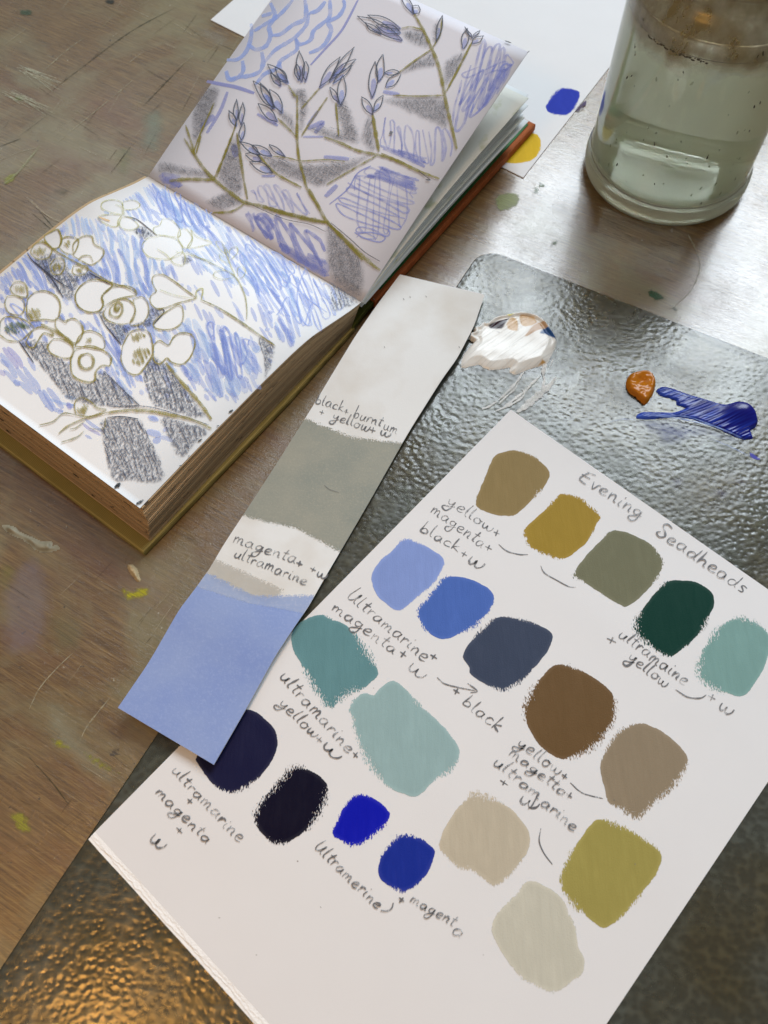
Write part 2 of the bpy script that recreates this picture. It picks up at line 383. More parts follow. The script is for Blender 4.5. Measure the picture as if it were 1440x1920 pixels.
stains = [
 ("paint_stain", rgb(150, 165, 150), .45, [(268, 215), (300, 205), (310, 240), (295, 285), (262, 275), (265, 240)], "pale green-blue stain beside the sketchbook page"),
 ("paint_stain", rgb(150, 160, 120), .30, [(225, 275), (250, 280), (240, 330), (215, 320), (215, 290)], None),
 ("paint_stain", rgb(160, 150, 160), .30, [(10, 1090), (70, 1040), (100, 1120), (80, 1210), (20, 1230), (0, 1180)], None),
 ("paint_stain", rgb(150, 150, 80), .40, [(0, 1060), (25, 1058), (30, 1085), (10, 1110), (0, 1100)], None),
 ("paint_stain", rgb(140, 140, 105), .30, [(90, 1150), (160, 1160), (150, 1215), (100, 1230)], None),
 ("paint_stain", rgb(172, 172, 150), .45, [(85, 1330), (110, 1320), (150, 1370), (210, 1440), (215, 1470), (190, 1470), (130, 1420), (95, 1390)], "pale grey wiped stain beside the blue end of the strip"),
 ("paint_stain", rgb(185, 180, 30), .85, [(228, 1102), (245, 1110), (275, 1102), (275, 1116), (250, 1122), (240, 1124)], "bright yellow fleck below the book corner"),
 ("paint_stain", rgb(170, 170, 30), .8, [(95, 1384), (115, 1392), (135, 1402), (120, 1402), (100, 1394)], None),
 ("paint_stain", rgb(160, 160, 50), .6, [(155, 1410), (185, 1425), (225, 1450), (190, 1440)], None),
 ("paint_stain", rgb(165, 165, 60), .7, [(20, 1525), (48, 1530), (55, 1560), (35, 1555)], None),
 ("paint_stain", rgb(70, 70, 78), .7, [(183, 1315), (198, 1312), (200, 1320), (186, 1322)], None),
 ("paint_stain", rgb(70, 70, 78), .8, [(203, 1408), (222, 1405), (222, 1414), (206, 1416)], None),
 ("paint_stain", rgb(135, 145, 85), .9, [(934, 366), (968, 362), (972, 380), (955, 392), (935, 395), (930, 380)], "olive green paint spot near the white card"),
 ("paint_stain", rgb(90, 120, 70), .9, [(1012, 342), (1020, 343), (1020, 352), (1012, 352)], None),
 ("paint_stain", rgb(95, 125, 80), .85, [(1003, 352), (1008, 350), (1008, 362), (1002, 362)], None),
 ("paint_stain", rgb(40, 95, 62), .9, [(1216, 543), (1232, 548), (1245, 560), (1232, 564), (1217, 555)], "small dark green spot above the glass edge"),
 ("paint_stain", rgb(40, 80, 60), .85, [(1254, 573), (1270, 579), (1268, 583), (1256, 577)], None),
 ("paint_stain", rgb(80, 110, 60), .9, [(1033, 455), (1046, 453), (1042, 460), (1034, 462)], None),
 ("paint_stain", rgb(30, 45, 45), .8, [(196, 2), (214, 0), (214, 8), (200, 8)], None),
 ("paint_stain", rgb(70, 95, 75), .8, [(34, 20), (60, 20), (58, 28), (40, 28)], None),
 ("paint_stain", rgb(105, 120, 60), .8, [(28, 180), (46, 182), (42, 190), (30, 188)], None),
 ("paint_stain", rgb(160, 165, 90), .7, [(5, 335), (30, 325), (25, 340), (10, 345)], None),
 ("paint_stain", rgb(70, 75, 60), .5, [(105, 352), (130, 355), (125, 370), (108, 368)], None),
 ("paint_stain", rgb(170, 165, 150), .35, [(370, 55), (420, 60), (430, 90), (395, 85)], None),
 ("paint_stain", rgb(175, 175, 150), .35, [(20, 130), (60, 140), (100, 160), (70, 170), (30, 165)], None),
 ("paint_stain", rgb(165, 170, 110), .6, [(1350, 30), (1380, 32), (1372, 46)], None),
]
for i, (nm, c, al, pl, lab) in enumerate(stains):
    patch(nm, pl, f0, stain_mat("stain_%d" % i, c, al), table, .00006+.00001*i, .0015, .004 if al < .55 else .0015, label=lab)
mb = MB()
scrs = [((330, 14), (245, 60), (150, 130), (85, 180)), ((345, 120), (268, 200)), ((250, 150), (190, 200), (110, 265)), ((0, 300), (40, 285), (80, 275)),
        ((160, 70), (125, 95), (80, 135)), ((60, 400), (110, 440), (60, 380)), ((0, 275), (40, 260)), ((1300, 455), (1312, 500), (1295, 545), (1258, 580)),
        ((140, 1222), (110, 1250), (75, 1290), (55, 1330)), ((55, 1420), (100, 1470), (130, 1510)), ((205, 1310), (165, 1360), (150, 1390)), ((1290, 440), (1305, 470))]
for sc in scrs:
    ribbon(mb, sc, f0, random.uniform(1.8, 3.0), random.choice([rgb(56, 58, 42), rgb(172, 165, 138), rgb(172, 165, 138)])[:3]+(.8,), nxt(.0002), .8, wob=.6)
for k in range(130):
    x, y = random.uniform(0, 420), random.choice([random.uniform(0, 330), random.uniform(1020, 1780)]); a = random.choice([random.uniform(.35, .7), random.uniform(-1.1, -.6)]); L = random.uniform(12, 70)
    ribbon(mb, [(x, y), (x+L*.5*math.cos(a)+random.uniform(-1, 1), y+L*.5*math.sin(a)), (x+L*math.cos(a), y+L*math.sin(a))], f0, random.uniform(.8, 1.9),
           random.choice([rgb(182, 172, 146), rgb(52, 38, 27), rgb(160, 150, 118)])[:3]+(.55,), nxt(.0002), .8)
for fan in range(2):
    for k in range(18):
        x, y = 25+random.uniform(0, 25), 122+random.uniform(0, 12)
        if fan: x, y = x-25, y+45
        L = random.uniform(30, 95); a = random.uniform(.25, .75)
        ribbon(mb, [(x, y), (x+L*math.cos(a), y+L*math.sin(a))], f0, 1.3, rgb(186, 184, 160)[:3]+(.7,), nxt(.0002), .8)
for k in range(6):
    ribbon(mb, [(45+k*3, 366+k*2), (75+k*4, 395+k*3), (115+k, 418)], f0, 1.0, rgb(190, 178, 155)[:3]+(.55,), nxt(.0002), .8)
for k in range(5):
    ribbon(mb, [(2, 345+k*2), (30, 330-k), (76, 276-k)], f0, .9, rgb(165, 168, 130)[:3]+(.6,), nxt(.0002), .8)
mb.build("scratches", STAIN, table, label="fine pale and dark scratches in the table top", kind='stuff')

# ================================================================== GLASS PALETTE
GZ = 0.005
gc = P(905, 462, GZ)[:2]; gd1 = np.array([math.cos(math.radians(-119.8)), math.sin(math.radians(-119.8))]); gd2 = np.array([math.cos(math.radians(-29.2)), math.sin(math.radians(-29.2))])
def rrect(c, d1, l1, d2, l2, r, n=6):
    cs = [c, c+d2*l2, c+d2*l2+d1*l1, c+d1*l1]; out = []
    for i in range(4):
        p, q, t = cs[i-1], cs[i], cs[(i+1) % 4]; a = (p-q)/np.linalg.norm(p-q); b = (t-q)/np.linalg.norm(t-q); ce = q+(a+b)*r
        a0 = math.atan2(*(-b)[::-1]); a1 = math.atan2(*(-a)[::-1]); da = (a1-a0+math.pi) % (2*math.pi)-math.pi
        out += [ce+r*np.array([math.cos(a0+da*k/n), math.sin(a0+da*k/n)]) for k in range(n+1)]
    return np.array(out)
s = NT("hammered_glass", .06, .5); o = s.obj()
s.set('Transmission Weight', .78); s.set('IOR', 1.5); s.set('Specular IOR Level', .62)
gm = s.map(o, (1, 1.2, 1), .25)
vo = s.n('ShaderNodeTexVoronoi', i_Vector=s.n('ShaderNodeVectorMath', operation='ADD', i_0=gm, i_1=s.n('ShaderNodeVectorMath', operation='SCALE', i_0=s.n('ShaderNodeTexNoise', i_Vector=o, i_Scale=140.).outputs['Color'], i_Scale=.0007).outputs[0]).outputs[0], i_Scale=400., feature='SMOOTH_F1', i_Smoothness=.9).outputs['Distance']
s.bump(s.math('ADD', vo, s.math('MULTIPLY', s.noise(o, 420, 2), .3)), .42, .00040)
gcol = s.mix(s.range(s.noise(o, 26, 4), .4, .62), rgb(152, 158, 146), rgb(146, 136, 100)); s.set('Base Color', s.mix(s.range(vo, .35, .75, .55, 0), gcol, rgb(78, 72, 52)))  # pebble recesses darkened in the colour to imitate shaded dimples
s.set('Roughness', s.range(s.noise(o, 40, 4), .35, .65, .16, .30))
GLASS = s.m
s = NT("polished_glass_edge", .10, .5); s.set('Transmission Weight', .8); s.set('IOR', 1.5); s.set('Base Color', rgb(84, 92, 74)); s.bump(s.noise(s.obj(), 260, 4), .5, .0008); EDGEG = s.m
palette = thing("glass_palette", "large hammered glass palette slab with rounded corners under the swatch card", "palette", tuple(gc)+(0,))
outer = rrect(gc, gd1, .50, gd2, .36, .012); o1 = rrect(gc+(gd1+gd2)*.0007, gd1, .4986, gd2, .3586, .0113); o2 = rrect(gc+(gd1+gd2)*.0035, gd1, .493, gd2, .353, .0095)
n = len(outer)
def rings(L):
    V = np.vstack([np.c_[p, np.full(len(p), z)] for p, z in L]); F = []
    for k in range(len(L)-1):
        F += [(k*n+i, k*n+(i+1) % n, (k+1)*n+(i+1) % n, (k+1)*n+i) for i in range(n)]
    return V, F
V, F = rings([(o2, .0003), (o1, .0003), (outer, .001), (outer, .0042), (o1, GZ-.0001), (o2, GZ)])
V2 = list(F)+[tuple(range(5*n, 6*n)), tuple(range(n-1, -1, -1))]
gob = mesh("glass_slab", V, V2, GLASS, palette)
gob.data.materials.append(EDGEG)
for p in gob.data.polygons:
    if len(p.vertices) == 4 and p.index < 4*len(outer): p.material_index = 1
import bmesh
bm = bmesh.new(); bm.from_mesh(gob.data); bmesh.ops.recalc_face_normals(bm, faces=bm.faces); bm.to_mesh(gob.data); bm.free()
fg = flat(GZ)

# ------------------------------------------------ paint on the palette
s = NT("wet_paint", .22, .32); s.set('Base Color', s.attr('Col', 'Color'))
d = s.attr('d'); s.set('Alpha', s.range(s.math('MULTIPLY_ADD', s.math('SUBTRACT', s.noise(s.map(s.obj(), (1, 1, 1)), 900, 2), .5), .7, d), -.1, .05))
s.bump(s.noise(s.obj(), 500, 2), .08, .0002); WET = s.m
def nz(x, y, sc, seed=0.): return np.array([mnoise.noise(Vector((a*sc, b*sc, seed))) for a, b in zip(np.ravel(x), np.ravel(y))]).reshape(np.shape(x))
zw = lambda p: Z(840, 560, .16667, p)
def dirn(p, q): v = P(*q, GZ)[:2]-P(*p, GZ)[:2]; return v/np.linalg.norm(v)
bd = dirn((1000, 620), (900, 690)); bn = np.array([-bd[1], bd[0]])
blob = zw([(740, 185), (870, 178), (1000, 215), (1100, 290), (1150, 370), (1200, 430), (1225, 485), (1205, 560), (1150, 660), (1105, 735), (950, 785), (850, 820), (750, 862), (690, 830), (700, 780), (560, 800), (465, 805), (400, 780), (350, 745), (240, 770), (150, 780), (170, 650), (250, 540), (290, 500), (220, 460), (240, 410), (290, 400), (280, 350), (340, 340), (380, 290), (435, 300), (500, 245), (600, 215), (700, 200)])
def wh(X, Y, D):
    a = X*bd[0]+Y*bd[1]; b = X*bn[0]+Y*bn[1]
    r = nz(b*1, a*.05, 330)*.9+nz(b, a*.05, 900, 4)*.3
    e = np.clip(D/.0040, 0, 1); body = .0016+.0005*nz(X, Y, 90, 2)
    rim = np.exp(-((D-.0012)/.0011)**2)*.0014*np.clip((Y-P(1000, 650, GZ)[1])*90+.3, 0, 1)
    return np.where(D > 0, e**.8*body*1.5+r*.0003*e+rim*1.6, -.00002)
zones = [(zw([(800, 215), (960, 230), (1000, 300), (900, 345), (810, 330)]), rgb(196, 160, 112)), (zw([(640, 330), (700, 240), (780, 270), (780, 400), (660, 380)]), rgb(200, 165, 118)),
         (zw([(840, 460), (960, 320), (1080, 290), (1140, 360), (1000, 400), (880, 460)]), rgb(185, 150, 115)), (zw([(1010, 430), (1060, 370), (1150, 360), (1225, 480), (1150, 470), (1080, 440)]), rgb(28, 70, 125)),
         (zw([(440, 340), (520, 290), (640, 260), (700, 240), (640, 330), (600, 380), (470, 375)]), rgb(42, 14, 28)), (zw([(630, 225), (740, 190), (745, 215), (680, 245)]), rgb(236, 226, 20)),
         (zw([(850, 800), (1000, 760), (1050, 700), (1105, 715), (1100, 740), (960, 785)]), rgb(190, 150, 90)), (zw([(520, 400), (590, 405), (570, 430)]), rgb(110, 105, 120))]
zW = [(hit(crom(p, 5, True), fg)[:, :2], c) for p, c in zones]
def wc(x, y, D):
    b = x*bn[0]+y*bn[1]; a = x*bd[0]+y*bd[1]
    m = np.clip(nz(b, a*.08, 900, 9)*1.3+.1, 0, 1)[:, None]*.2
    C = np.tile(rgb(236, 236, 233), (len(x), 1)); C = C*(1-m)+np.array(rgb(196, 204, 208))*m
    gr = (np.clip((nz(b, a*.05, 1300, 21)-.18)*6, 0, 1)*.22)[:, None]; C = C*(1-gr)+np.array(rgb(150, 152, 150))*gr
    for p, c in zW:
        k = np.clip(sdist(p, x, y)/.0007-.1+.35*nz(b, a*.1, 700, 3), 0, 1)[:, None]; C = C*(1-k)+np.array(c)*k
    C[:, 3] = 1; return C
wb = thing("white_paint_dollop", "thick white brush-swirled paint dollop with tan, blue and dark streaks on the glass", "paint", tuple(P(950, 660, GZ)))
patch("paint_body", blob, fg, WET, wb, .0001, .00035, .0003, hf=wh, colf=wc)
mb = MB(); s_ = rgb(232, 234, 234)[:3]
for L, wd in (([(855, 825), (780, 930), (680, 1040), (570, 1140)], 2.2), ([(795, 940), (740, 1030), (640, 1110), (575, 1190)], 1.5), ([(550, 1160), (460, 1215), (385, 1245)], 1.8),
              ([(1045, 870), (960, 950), (860, 1050), (760, 1120), (620, 1240)], 2.6), ([(1020, 890), (900, 1020), (830, 1110), (700, 1200), (530, 1272)], 1.6),
              ([(1205, 895), (1120, 1000), (1000, 1110), (870, 1215), (780, 1285)], 5.), ([(1080, 740), (1060, 830), (1080, 920), (1055, 1030)], 1.8), ([(1105, 740), (1075, 860)], 1.4), ([(1180, 680), (1130, 800)], 1.2), ([(830, 1025), (865, 1060)], 1.8), ([(640, 1215), (720, 1180)], 3.)):
    for j in range(2):
        ribbon(mb, [(x+random.uniform(-6, 6)/6, y+random.uniform(-6, 6)/6) for x, y in zw(L)], fg, wd*random.uniform(1.4, 2.4), s_+(random.uniform(.85, 1.),), nxt(.0003), .7, wob=1.2)
mb.build("scraped_streaks", ink_mat("thin_white_paint", .28, 1300), wb)

zo = lambda p: Z(1140, 680, .20833, p)
ob = zo([(190, 120), (290, 88), (370, 95), (420, 150), (422, 220), (390, 310), (325, 380), (250, 320), (175, 265), (160, 190)])
oc = P(*zo([(300, 200)])[0], GZ)
def oh(X, Y, D):
    e = np.clip(D/.0016, 0, 1); r = np.hypot(X-oc[0], Y-oc[1]-.0008)
    return np.where(D > 0, e**.5*(.0034-.0020*np.exp(-(r/.0026)**2)+.0004*nz(X, Y, 500)), -.00002)
od = thing("orange_paint_blob", "small dried orange-ochre paint blob with a dimple on the glass", "paint", tuple(oc))
patch("paint_body", ob, fg, WET, od, .0001, .0004, .0003, hf=oh, colf=lambda x, y, D: np.tile(rgb(186, 112, 6), (len(x), 1)))
bo = thing("blue_paint_smear", "glossy ultramarine paint smear with brush ridges and thin scraped wash on the glass", "paint", tuple(P(1330, 780, GZ)))
bb = zo([(430, 260), (480, 222), (560, 230), (700, 280), (900, 340), (1050, 385), (1130, 368), (1230, 385), (1310, 450), (1345, 540), (1320, 590), (1280, 610), (1290, 645), (1305, 680), (1240, 695), (1150, 670), (1000, 600), (900, 560), (760, 510), (620, 490), (500, 500), (360, 510), (250, 500), (300, 450), (480, 450), (600, 450), (700, 410), (620, 385), (612, 345), (560, 325), (470, 300)])
sd = dirn((1400, 740), (1250, 800)); sn = np.array([-sd[1], sd[0]]); bc = P(*zo([(1210, 450)])[0], GZ)
def bh(X, Y, D):
    a = X*sd[0]+Y*sd[1]; b = X*sn[0]+Y*sn[1]; r = nz(b, a*.05, 1500, 5)
    e = np.clip(D/.0012, 0, 1); k = np.exp(-(((X-bc[0])/.009)**2+((Y-bc[1])/.008)**2))
    return np.where(D > 0, e**.5*(.0008+.0036*k)+r*.0004*e*(1-k), -.00002)
def bcf(x, y, D):
    a = x*sd[0]+y*sd[1]; b = x*sn[0]+y*sn[1]; k = np.exp(-(((x-bc[0])/.011)**2+((y-bc[1])/.010)**2)); m = np.clip(nz(b, a*.08, 1100, 5)*1.1+.30, 0, 1)*(1-k); m = m[:, None]
    C = np.array(rgb(3, 4, 108))*(1-m)+np.array(rgb(26, 62, 182))*m
    edge = np.clip(1-(x-P(1200, 790, GZ)[0])/.03, 0, 1)[:, None]*.6; C = C*(1-edge)+np.array(rgb(60, 92, 185))*edge; C[:, 3] = 1; return C
patch("paint_body", bb, fg, WET, bo, .0001, .00035, .0003, hf=bh, colf=bcf)
mb = MB()
for q, wd, a_ in (([(300, 480), (520, 495), (760, 540), (1000, 610), (1200, 690)], 5, .7), ([(480, 490), (700, 500), (900, 560), (1100, 650)], 3, .8), ([(250, 520), (120, 520), (0, 540)], 2.5, .4), ([(900, 680), (1100, 760), (1290, 860)], 3, .35), ([(620, 440), (820, 480), (1000, 500)], 2, .6), ([(500, 250), (800, 330), (1000, 380)], 2, .6)):
    for j in range(3): ribbon(mb, [(x+random.uniform(-2, 2), y+random.uniform(-2, 2)) for x, y in zo(q)], fg, wd*random.uniform(.3, .7), rgb(96, 130, 205)[:3]+(a_*random.uniform(.5, .9),), nxt(.0011 if a_ > .55 else .0003), .8, wob=1.)
mb.build('dragged_streaks', ink_mat('dragged_blue_paint', .3, 1300, .25), bo)
washm = stain_mat("thin_blue_wash", rgb(52, 78, 165), .5)
patch("thin_wash", zo([(250, 500), (480, 520), (760, 560), (1000, 620), (1300, 700), (1100, 700), (900, 660), (700, 700), (520, 730), (420, 640)]), fg, washm, bo, .00005, .001, .004)
patch("paint_fleck", zo([(1275, 810), (1330, 835), (1385, 885), (1330, 875), (1285, 850)]), fg, swatch_mat("violet_fleck", rgb(70, 72, 160), .5), bo, .00005, .0008)
for k, (x, y) in enumerate(((1268, 905), (1350, 925), (1390, 905))):
    patch("paint_fleck", [(x-12, y-6), (x+8, y-8), (x+14, y+6), (x-4, y+8)], fg, stain_mat("violet_fleck_%d" % k, rgb(72, 62, 120), .5), bo, .00005, .001)

# ================================================================== SWATCH CARD
CZ = GZ+.0006
fc = flat(CZ)
pa, pb = P(958, 768, CZ)[:2], P(165, 1573, CZ)[:2]
uA = (pb-pa)/np.linalg.norm(pb-pa); uB = P(1440, 1105, CZ)[:2]-pa; uB /= np.linalg.norm(uB)
e0, e1_ = P(1137, 1920, CZ)[:2], P(1436, 1472, CZ)[:2]
M2 = np.linalg.inv(np.array([uA, uB]).T); LA = np.linalg.norm(pb-pa); LB = float((M2@(e1_-pa))[1]); LB = (LB+float((M2@(e0-pa))[1]))/2
card = thing("swatch_card", "large white card titled Evening Seadheads with painted colour swatches and pencil notes", "card", tuple(pa)+(GZ,))
tw = .0034
ca = [pa, pa+uA*(LA-tw), pa+uA*(LA-tw)+uB*LB, pa+uB*LB]
V, F = prism(ca, GZ+.00002, CZ)
CARD = paper_mat("card_paper", rgb(224, 224, 226), .02, .8, (1, 2.2, 1)); mesh("sheet", V, F, CARD, card)
# torn, layered deckle along the lower left edge
s = NT("torn_paper", .85, .2); s.set('Base Color', rgb(250, 252, 254)); s.bump(s.noise(s.map(s.obj(), (1, 1, 1)), 900, 5, .7), .7, .0005); TORN = s.m
for layer, (w0, zz) in enumerate(((tw, .00048), (tw*.62, .00030), (tw*.3, .00014))):
    N = 220; V = []; F = []
    for i in range(N+1):
        t = i/N*LB; base = pa+uA*(LA-tw)+uB*t
        wob = .0009*mnoise.noise(Vector((t*60, layer*9, 0)))+.0004*mnoise.noise(Vector((t*400, layer*9, 0)))
        end = LA-tw+(tw*(.35+.325*layer))+wob*(1.3 if layer < 2 else .15)
        V += [list(base+uB*0)+[GZ+zz+.0001], list(pa+uA*end+uB*t)+[GZ+zz-.0001*(layer == 2)], list(pa+uA*(end+.0001)+uB*t)+[GZ+.00001]]
        if i: a = (i-1)*3; F += [(a, a+1, a+4, a+3), (a+1, a+2, a+5, a+4)]
    mesh("torn_edge", V, F, TORN, card)
ANG = {}
sw = {
 'tan brown': (rgb(137, 118, 76), Z(780, 820, .22917, [(650, 150), (760, 110), (860, 115), (1000, 180), (1095, 290), (1080, 350), (1020, 440), (900, 560), (800, 640), (640, 630), (510, 580), (490, 520), (560, 340), (610, 220)]), 1.5),
 'ochre yellow': (rgb(152, 126, 44), [(1051.6, 926.6), (1089, 934.6), (1108, 950), (1124.5, 966), (1120, 982), (1101, 1015), (1080, 1034), (1056, 1048), (1021, 1040), (993, 1024), (983, 994), (1000, 976), (1027, 951)], .7),
 'sage grey green': (rgb(111, 111, 88), Z(1050, 820, .27083, [(350, 650), (430, 650), (560, 700), (650, 760), (710, 850), (700, 920), (620, 1040), (480, 1165), (420, 1160), (300, 1090), (150, 990), (95, 950), (180, 820), (290, 710)]), 1.1),
 'very dark green': (rgb(0, 52, 42), [(1261, 1088), (1302, 1091), (1334, 1110), (1340, 1131), (1336, 1142), (1322, 1171), (1303, 1197), (1284, 1213), (1260, 1230), (1232, 1220), (1204, 1199), (1191, 1182), (1191, 1169), (1199, 1152), (1225, 1115), (1245, 1095)], 1.5),
 'pale sea green': (rgb(120, 156, 152), Z(1100, 1140, .23611, [(1215, 75), (1330, 110), (1430, 190), (1460, 260), (1430, 420), (1340, 590), (1240, 700), (1100, 670), (1000, 640), (900, 560), (880, 500), (910, 370), (990, 230), (1080, 130)]), 1.6),
 'pale periwinkle blue': (rgb(128, 149, 206), Z(560, 980, .27778, [(715, 110), (860, 160), (975, 240), (970, 310), (900, 420), (790, 510), (680, 595), (580, 540), (525, 480), (495, 400), (500, 330), (560, 250), (640, 180)]), .5),
 'medium blue': (rgb(72, 104, 180), Z(560, 980, .27778, [(990, 365), (1130, 375), (1260, 430), (1320, 500), (1290, 590), (1200, 690), (1090, 750), (970, 785), (860, 730), (820, 660), (800, 600), (860, 520), (930, 440)]), 1.1),
 'slate blue grey': (rgb(58, 68, 90), [(932, 1158), (960, 1158), (1000, 1168), (1035, 1188), (1030, 1215), (1008, 1245), (980, 1275), (950, 1293), (930, 1291), (900, 1277), (880, 1262), (880, 1252), (868, 1232), (877, 1210), (904, 1180)], 1.0),
 'dark brown': (rgb(104, 80, 50), Z(860, 1220, .30556, [(600, 85), (720, 110), (850, 180), (940, 260), (960, 330), (940, 450), (860, 560), (760, 630), (640, 665), (560, 630), (480, 560), (410, 430), (405, 340), (450, 240), (530, 140)]), 1.4),
 'taupe': (rgb(141, 127, 106), Z(860, 1220, .30556, [(1110, 445), (1220, 480), (1340, 570), (1405, 650), (1390, 720), (1320, 830), (1200, 940), (1100, 1030), (1010, 980), (920, 930), (900, 850), (870, 750), (880, 660), (930, 570), (1010, 480)]), 1.1),
 'yellow green': (rgb(156, 146, 80), Z(800, 1440, .33333, [(960, 290), (1080, 320), (1220, 400), (1315, 480), (1300, 580), (1230, 680), (1140, 790), (1030, 890), (970, 890), (860, 800), (770, 700), (755, 610), (800, 500), (870, 390)]), 1.5),
 'beige': (rgb(186, 177, 158), Z(800, 1440, .33333, [(270, 140), (350, 165), (460, 220), (560, 330), (580, 420), (550, 500), (470, 600), (380, 660), (320, 620), (250, 570), (180, 560), (80, 460), (85, 380), (150, 260), (220, 180)]), 1.2),
 'pale stone grey': (rgb(194, 192, 178), Z(800, 1440, .33333, [(560, 640), (650, 655), (760, 730), (790, 800), (840, 900), (850, 1000), (890, 1080), (870, 1160), (790, 1220), (720, 1260), (620, 1225), (540, 1180), (450, 1080), (370, 930), (380, 850), (430, 780), (510, 710)]), .5),
 'teal': (rgb(96, 138, 144), Z(560, 980, .27778, [(150, 620), (220, 650), (330, 700), (440, 830), (500, 930), (540, 1020), (500, 1070), (420, 1130), (330, 1160), (230, 1250), (190, 1240), (110, 1120), (20, 960), (-40, 850), (-50, 760), (0, 680), (80, 640)]), 1.8),
 'pale teal': (rgb(146, 174, 176), Z(500, 1220, .27778, [(850, 205), (930, 250), (1040, 370), (1180, 500), (1290, 640), (1300, 710), (1250, 800), (1140, 870), (1020, 980), (930, 970), (800, 900), (690, 760), (640, 660), (590, 520), (580, 440), (555, 400), (610, 310), (680, 285), (720, 305), (770, 250)]), 1.3),
 'dark navy': (rgb(20, 22, 58), [(468, 1331), (493, 1345), (516, 1370), (521, 1400), (507, 1431), (479, 1464), (438, 1486), (410, 1479), (385, 1453), (371, 1431), (368, 1417), (385, 1370), (430, 1335)], 1.2),
 'near black navy': (rgb(5, 4, 32), [(558, 1437), (592, 1450), (611, 1467), (614, 1487), (603, 1520), (578, 1553), (542, 1578), (514, 1581), (495, 1567), (480, 1545), (479, 1525), (504, 1487), (538, 1448)], 1.9),
 'bright ultramarine': (rgb(3, 16, 172), Z(540, 1480, .25, [(560, 40), (650, 75), (740, 140), (765, 180), (740, 250), (660, 330), (560, 400), (470, 420), (390, 380), (330, 330), (370, 230), (420, 130), (480, 60)]), .9),
 'deep cobalt blue': (rgb(20, 44, 146), Z(540, 1480, .25, [(840, 345), (940, 350), (1040, 400), (1100, 460), (1080, 560), (1020, 660), (950, 730), (860, 765), (770, 730), (700, 680), (675, 600), (700, 500), (760, 420)]), 1.0)}
for i, (k, (c, pl, dry)) in enumerate(sw.items()):
    patch("paint_swatch", pl, fc, swatch_mat("gouache_"+k.replace(' ', '_'), c, dry, .045, random.uniform(-1.5, 1.5), .5, .3), card, .00005+i*.000002, .0008, .001, label=k+" paint swatch")
PENCIL = pencil_mat("graphite", .34, 2300)
def wr(label, *items, parent=card, f=fc, base=.00012, wpx=2.6):
    mb = MB()
    for it in items:
        if it[0] == '~': line(mb, it[1], f, base, it[2] if len(it) > 2 else wpx)
        else: word(mb, it[0], it[1], it[2], it[3], f, base, it[4] if len(it) > 4 else wpx)
    mb.build("handwriting", PENCIL, parent, label=label)
wr("pencil title Evening Seadheads", ("Evening", (1084, 899), (1199, 974), 13), ("Seadheads", (1228, 1001), (1393, 1114), 13))
wr("pencil note yellow+ magenta+ black+w", ("yellow", (836, 945), (921, 999), 12), ("+", (923, 1003), (937, 1007), 12), ("magenta", (806, 961), (903, 1028), 12), ("+", (907, 1030), (922, 1036), 12),
   ("black", (787, 997), (858, 1036), 12), ("+", (861, 1041), (874, 1048), 12), ("w", (876, 1053), (902, 1070), 15, 3.2))
mb = MB(); sr = random.Random(5)
for q in [(557, 1614), (600, 1700), (410, 1720), (480, 1790), (700, 1290), (1150, 1500), (905, 1790), (1190, 1620)]: ribbon(mb, [q, (q[0]+sr.uniform(1, 3), q[1]+sr.uniform(.5, 2))], fc, sr.uniform(1.5, 3), (.25, .22, .2, sr.uniform(.5, .8)), nxt(.00012))
mb.build("speck_marks", PENCIL, card, kind="stuff")
wr("curved pencil line beside the ochre swatch", ('~', [(934.7, 1020.5), (949.6, 1033), (972.5, 1039.6), (989.7, 1040)]))
wr("curved pencil line beside the sage swatch", ('~', [(1013.8, 1061), (1020.7, 1074.4), (1043.6, 1088), (1066.5, 1100), (1079.8, 1101.4)]))
wr("pencil note Ultramarine + magenta + w", ("Ultramarine", (650, 1121), (795, 1241), 13), ("+", (803, 1233), (818, 1242), 14), ("magenta", (621, 1143), (737, 1228), 12), ("+", (745, 1228), (760, 1238), 14), ("w", (764, 1252), (792, 1276), 16, 3.4))
wr("pencil arrow and note + black", ('~', [(819.7, 1270.3), (832, 1281.4), (854.5, 1288), (890.6, 1295.3)]), ('~', [(876.7, 1281.4), (894.7, 1295.8), (882, 1299)]), ("+", (846, 1299), (861, 1307), 14), ("black", (866, 1320), (934, 1373), 13))
wr("pencil note ultramaine + yellow", ("ultramaine", (1159, 1193), (1282, 1286), 12), ("+", (1135, 1202), (1156, 1210), 13), ("yellow", (1175, 1237), (1248, 1290), 12))
wr("pencil line and + w under the pale sea green swatch", ('~', [(1266.5, 1293), (1289, 1307), (1312.5, 1309), (1324, 1303)]), ("+", (1324, 1311), (1341, 1318), 13), ("w", (1346, 1328), (1371, 1343), 13, 3.))
wr("pencil note ultramarine + yellow + w", ("ultramarine", (523, 1271), (652, 1414), 13), ("+", (657, 1416), (669, 1426), 14), ("yellow", (522, 1320), (588, 1386), 12), ("+", (590, 1386), (602, 1396), 13), ("w", (603, 1398), (632, 1428), 16, 3.6))
wr("pencil note ultramarine + magenta + w at the left corner", ("ultramarine", (322, 1446), (447, 1581), 12), ("+", (348, 1502), (359, 1511), 13), ("magenta", (290, 1487), (387, 1583), 12), ("+", (326, 1557), (340, 1568), 13), ("w", (279, 1575), (304, 1597), 18, 3.8))
wr("pencil note Ultramerine) + magenta", ("Ultramerine", (590, 1590), (706, 1706), 12), (")", (716, 1704), (732, 1712), 15, 3.2), ("+", (744, 1688), (756, 1696), 13), ("magent", (768, 1690), (848, 1738), 11), ("a", (845, 1749), (861, 1762), 13))
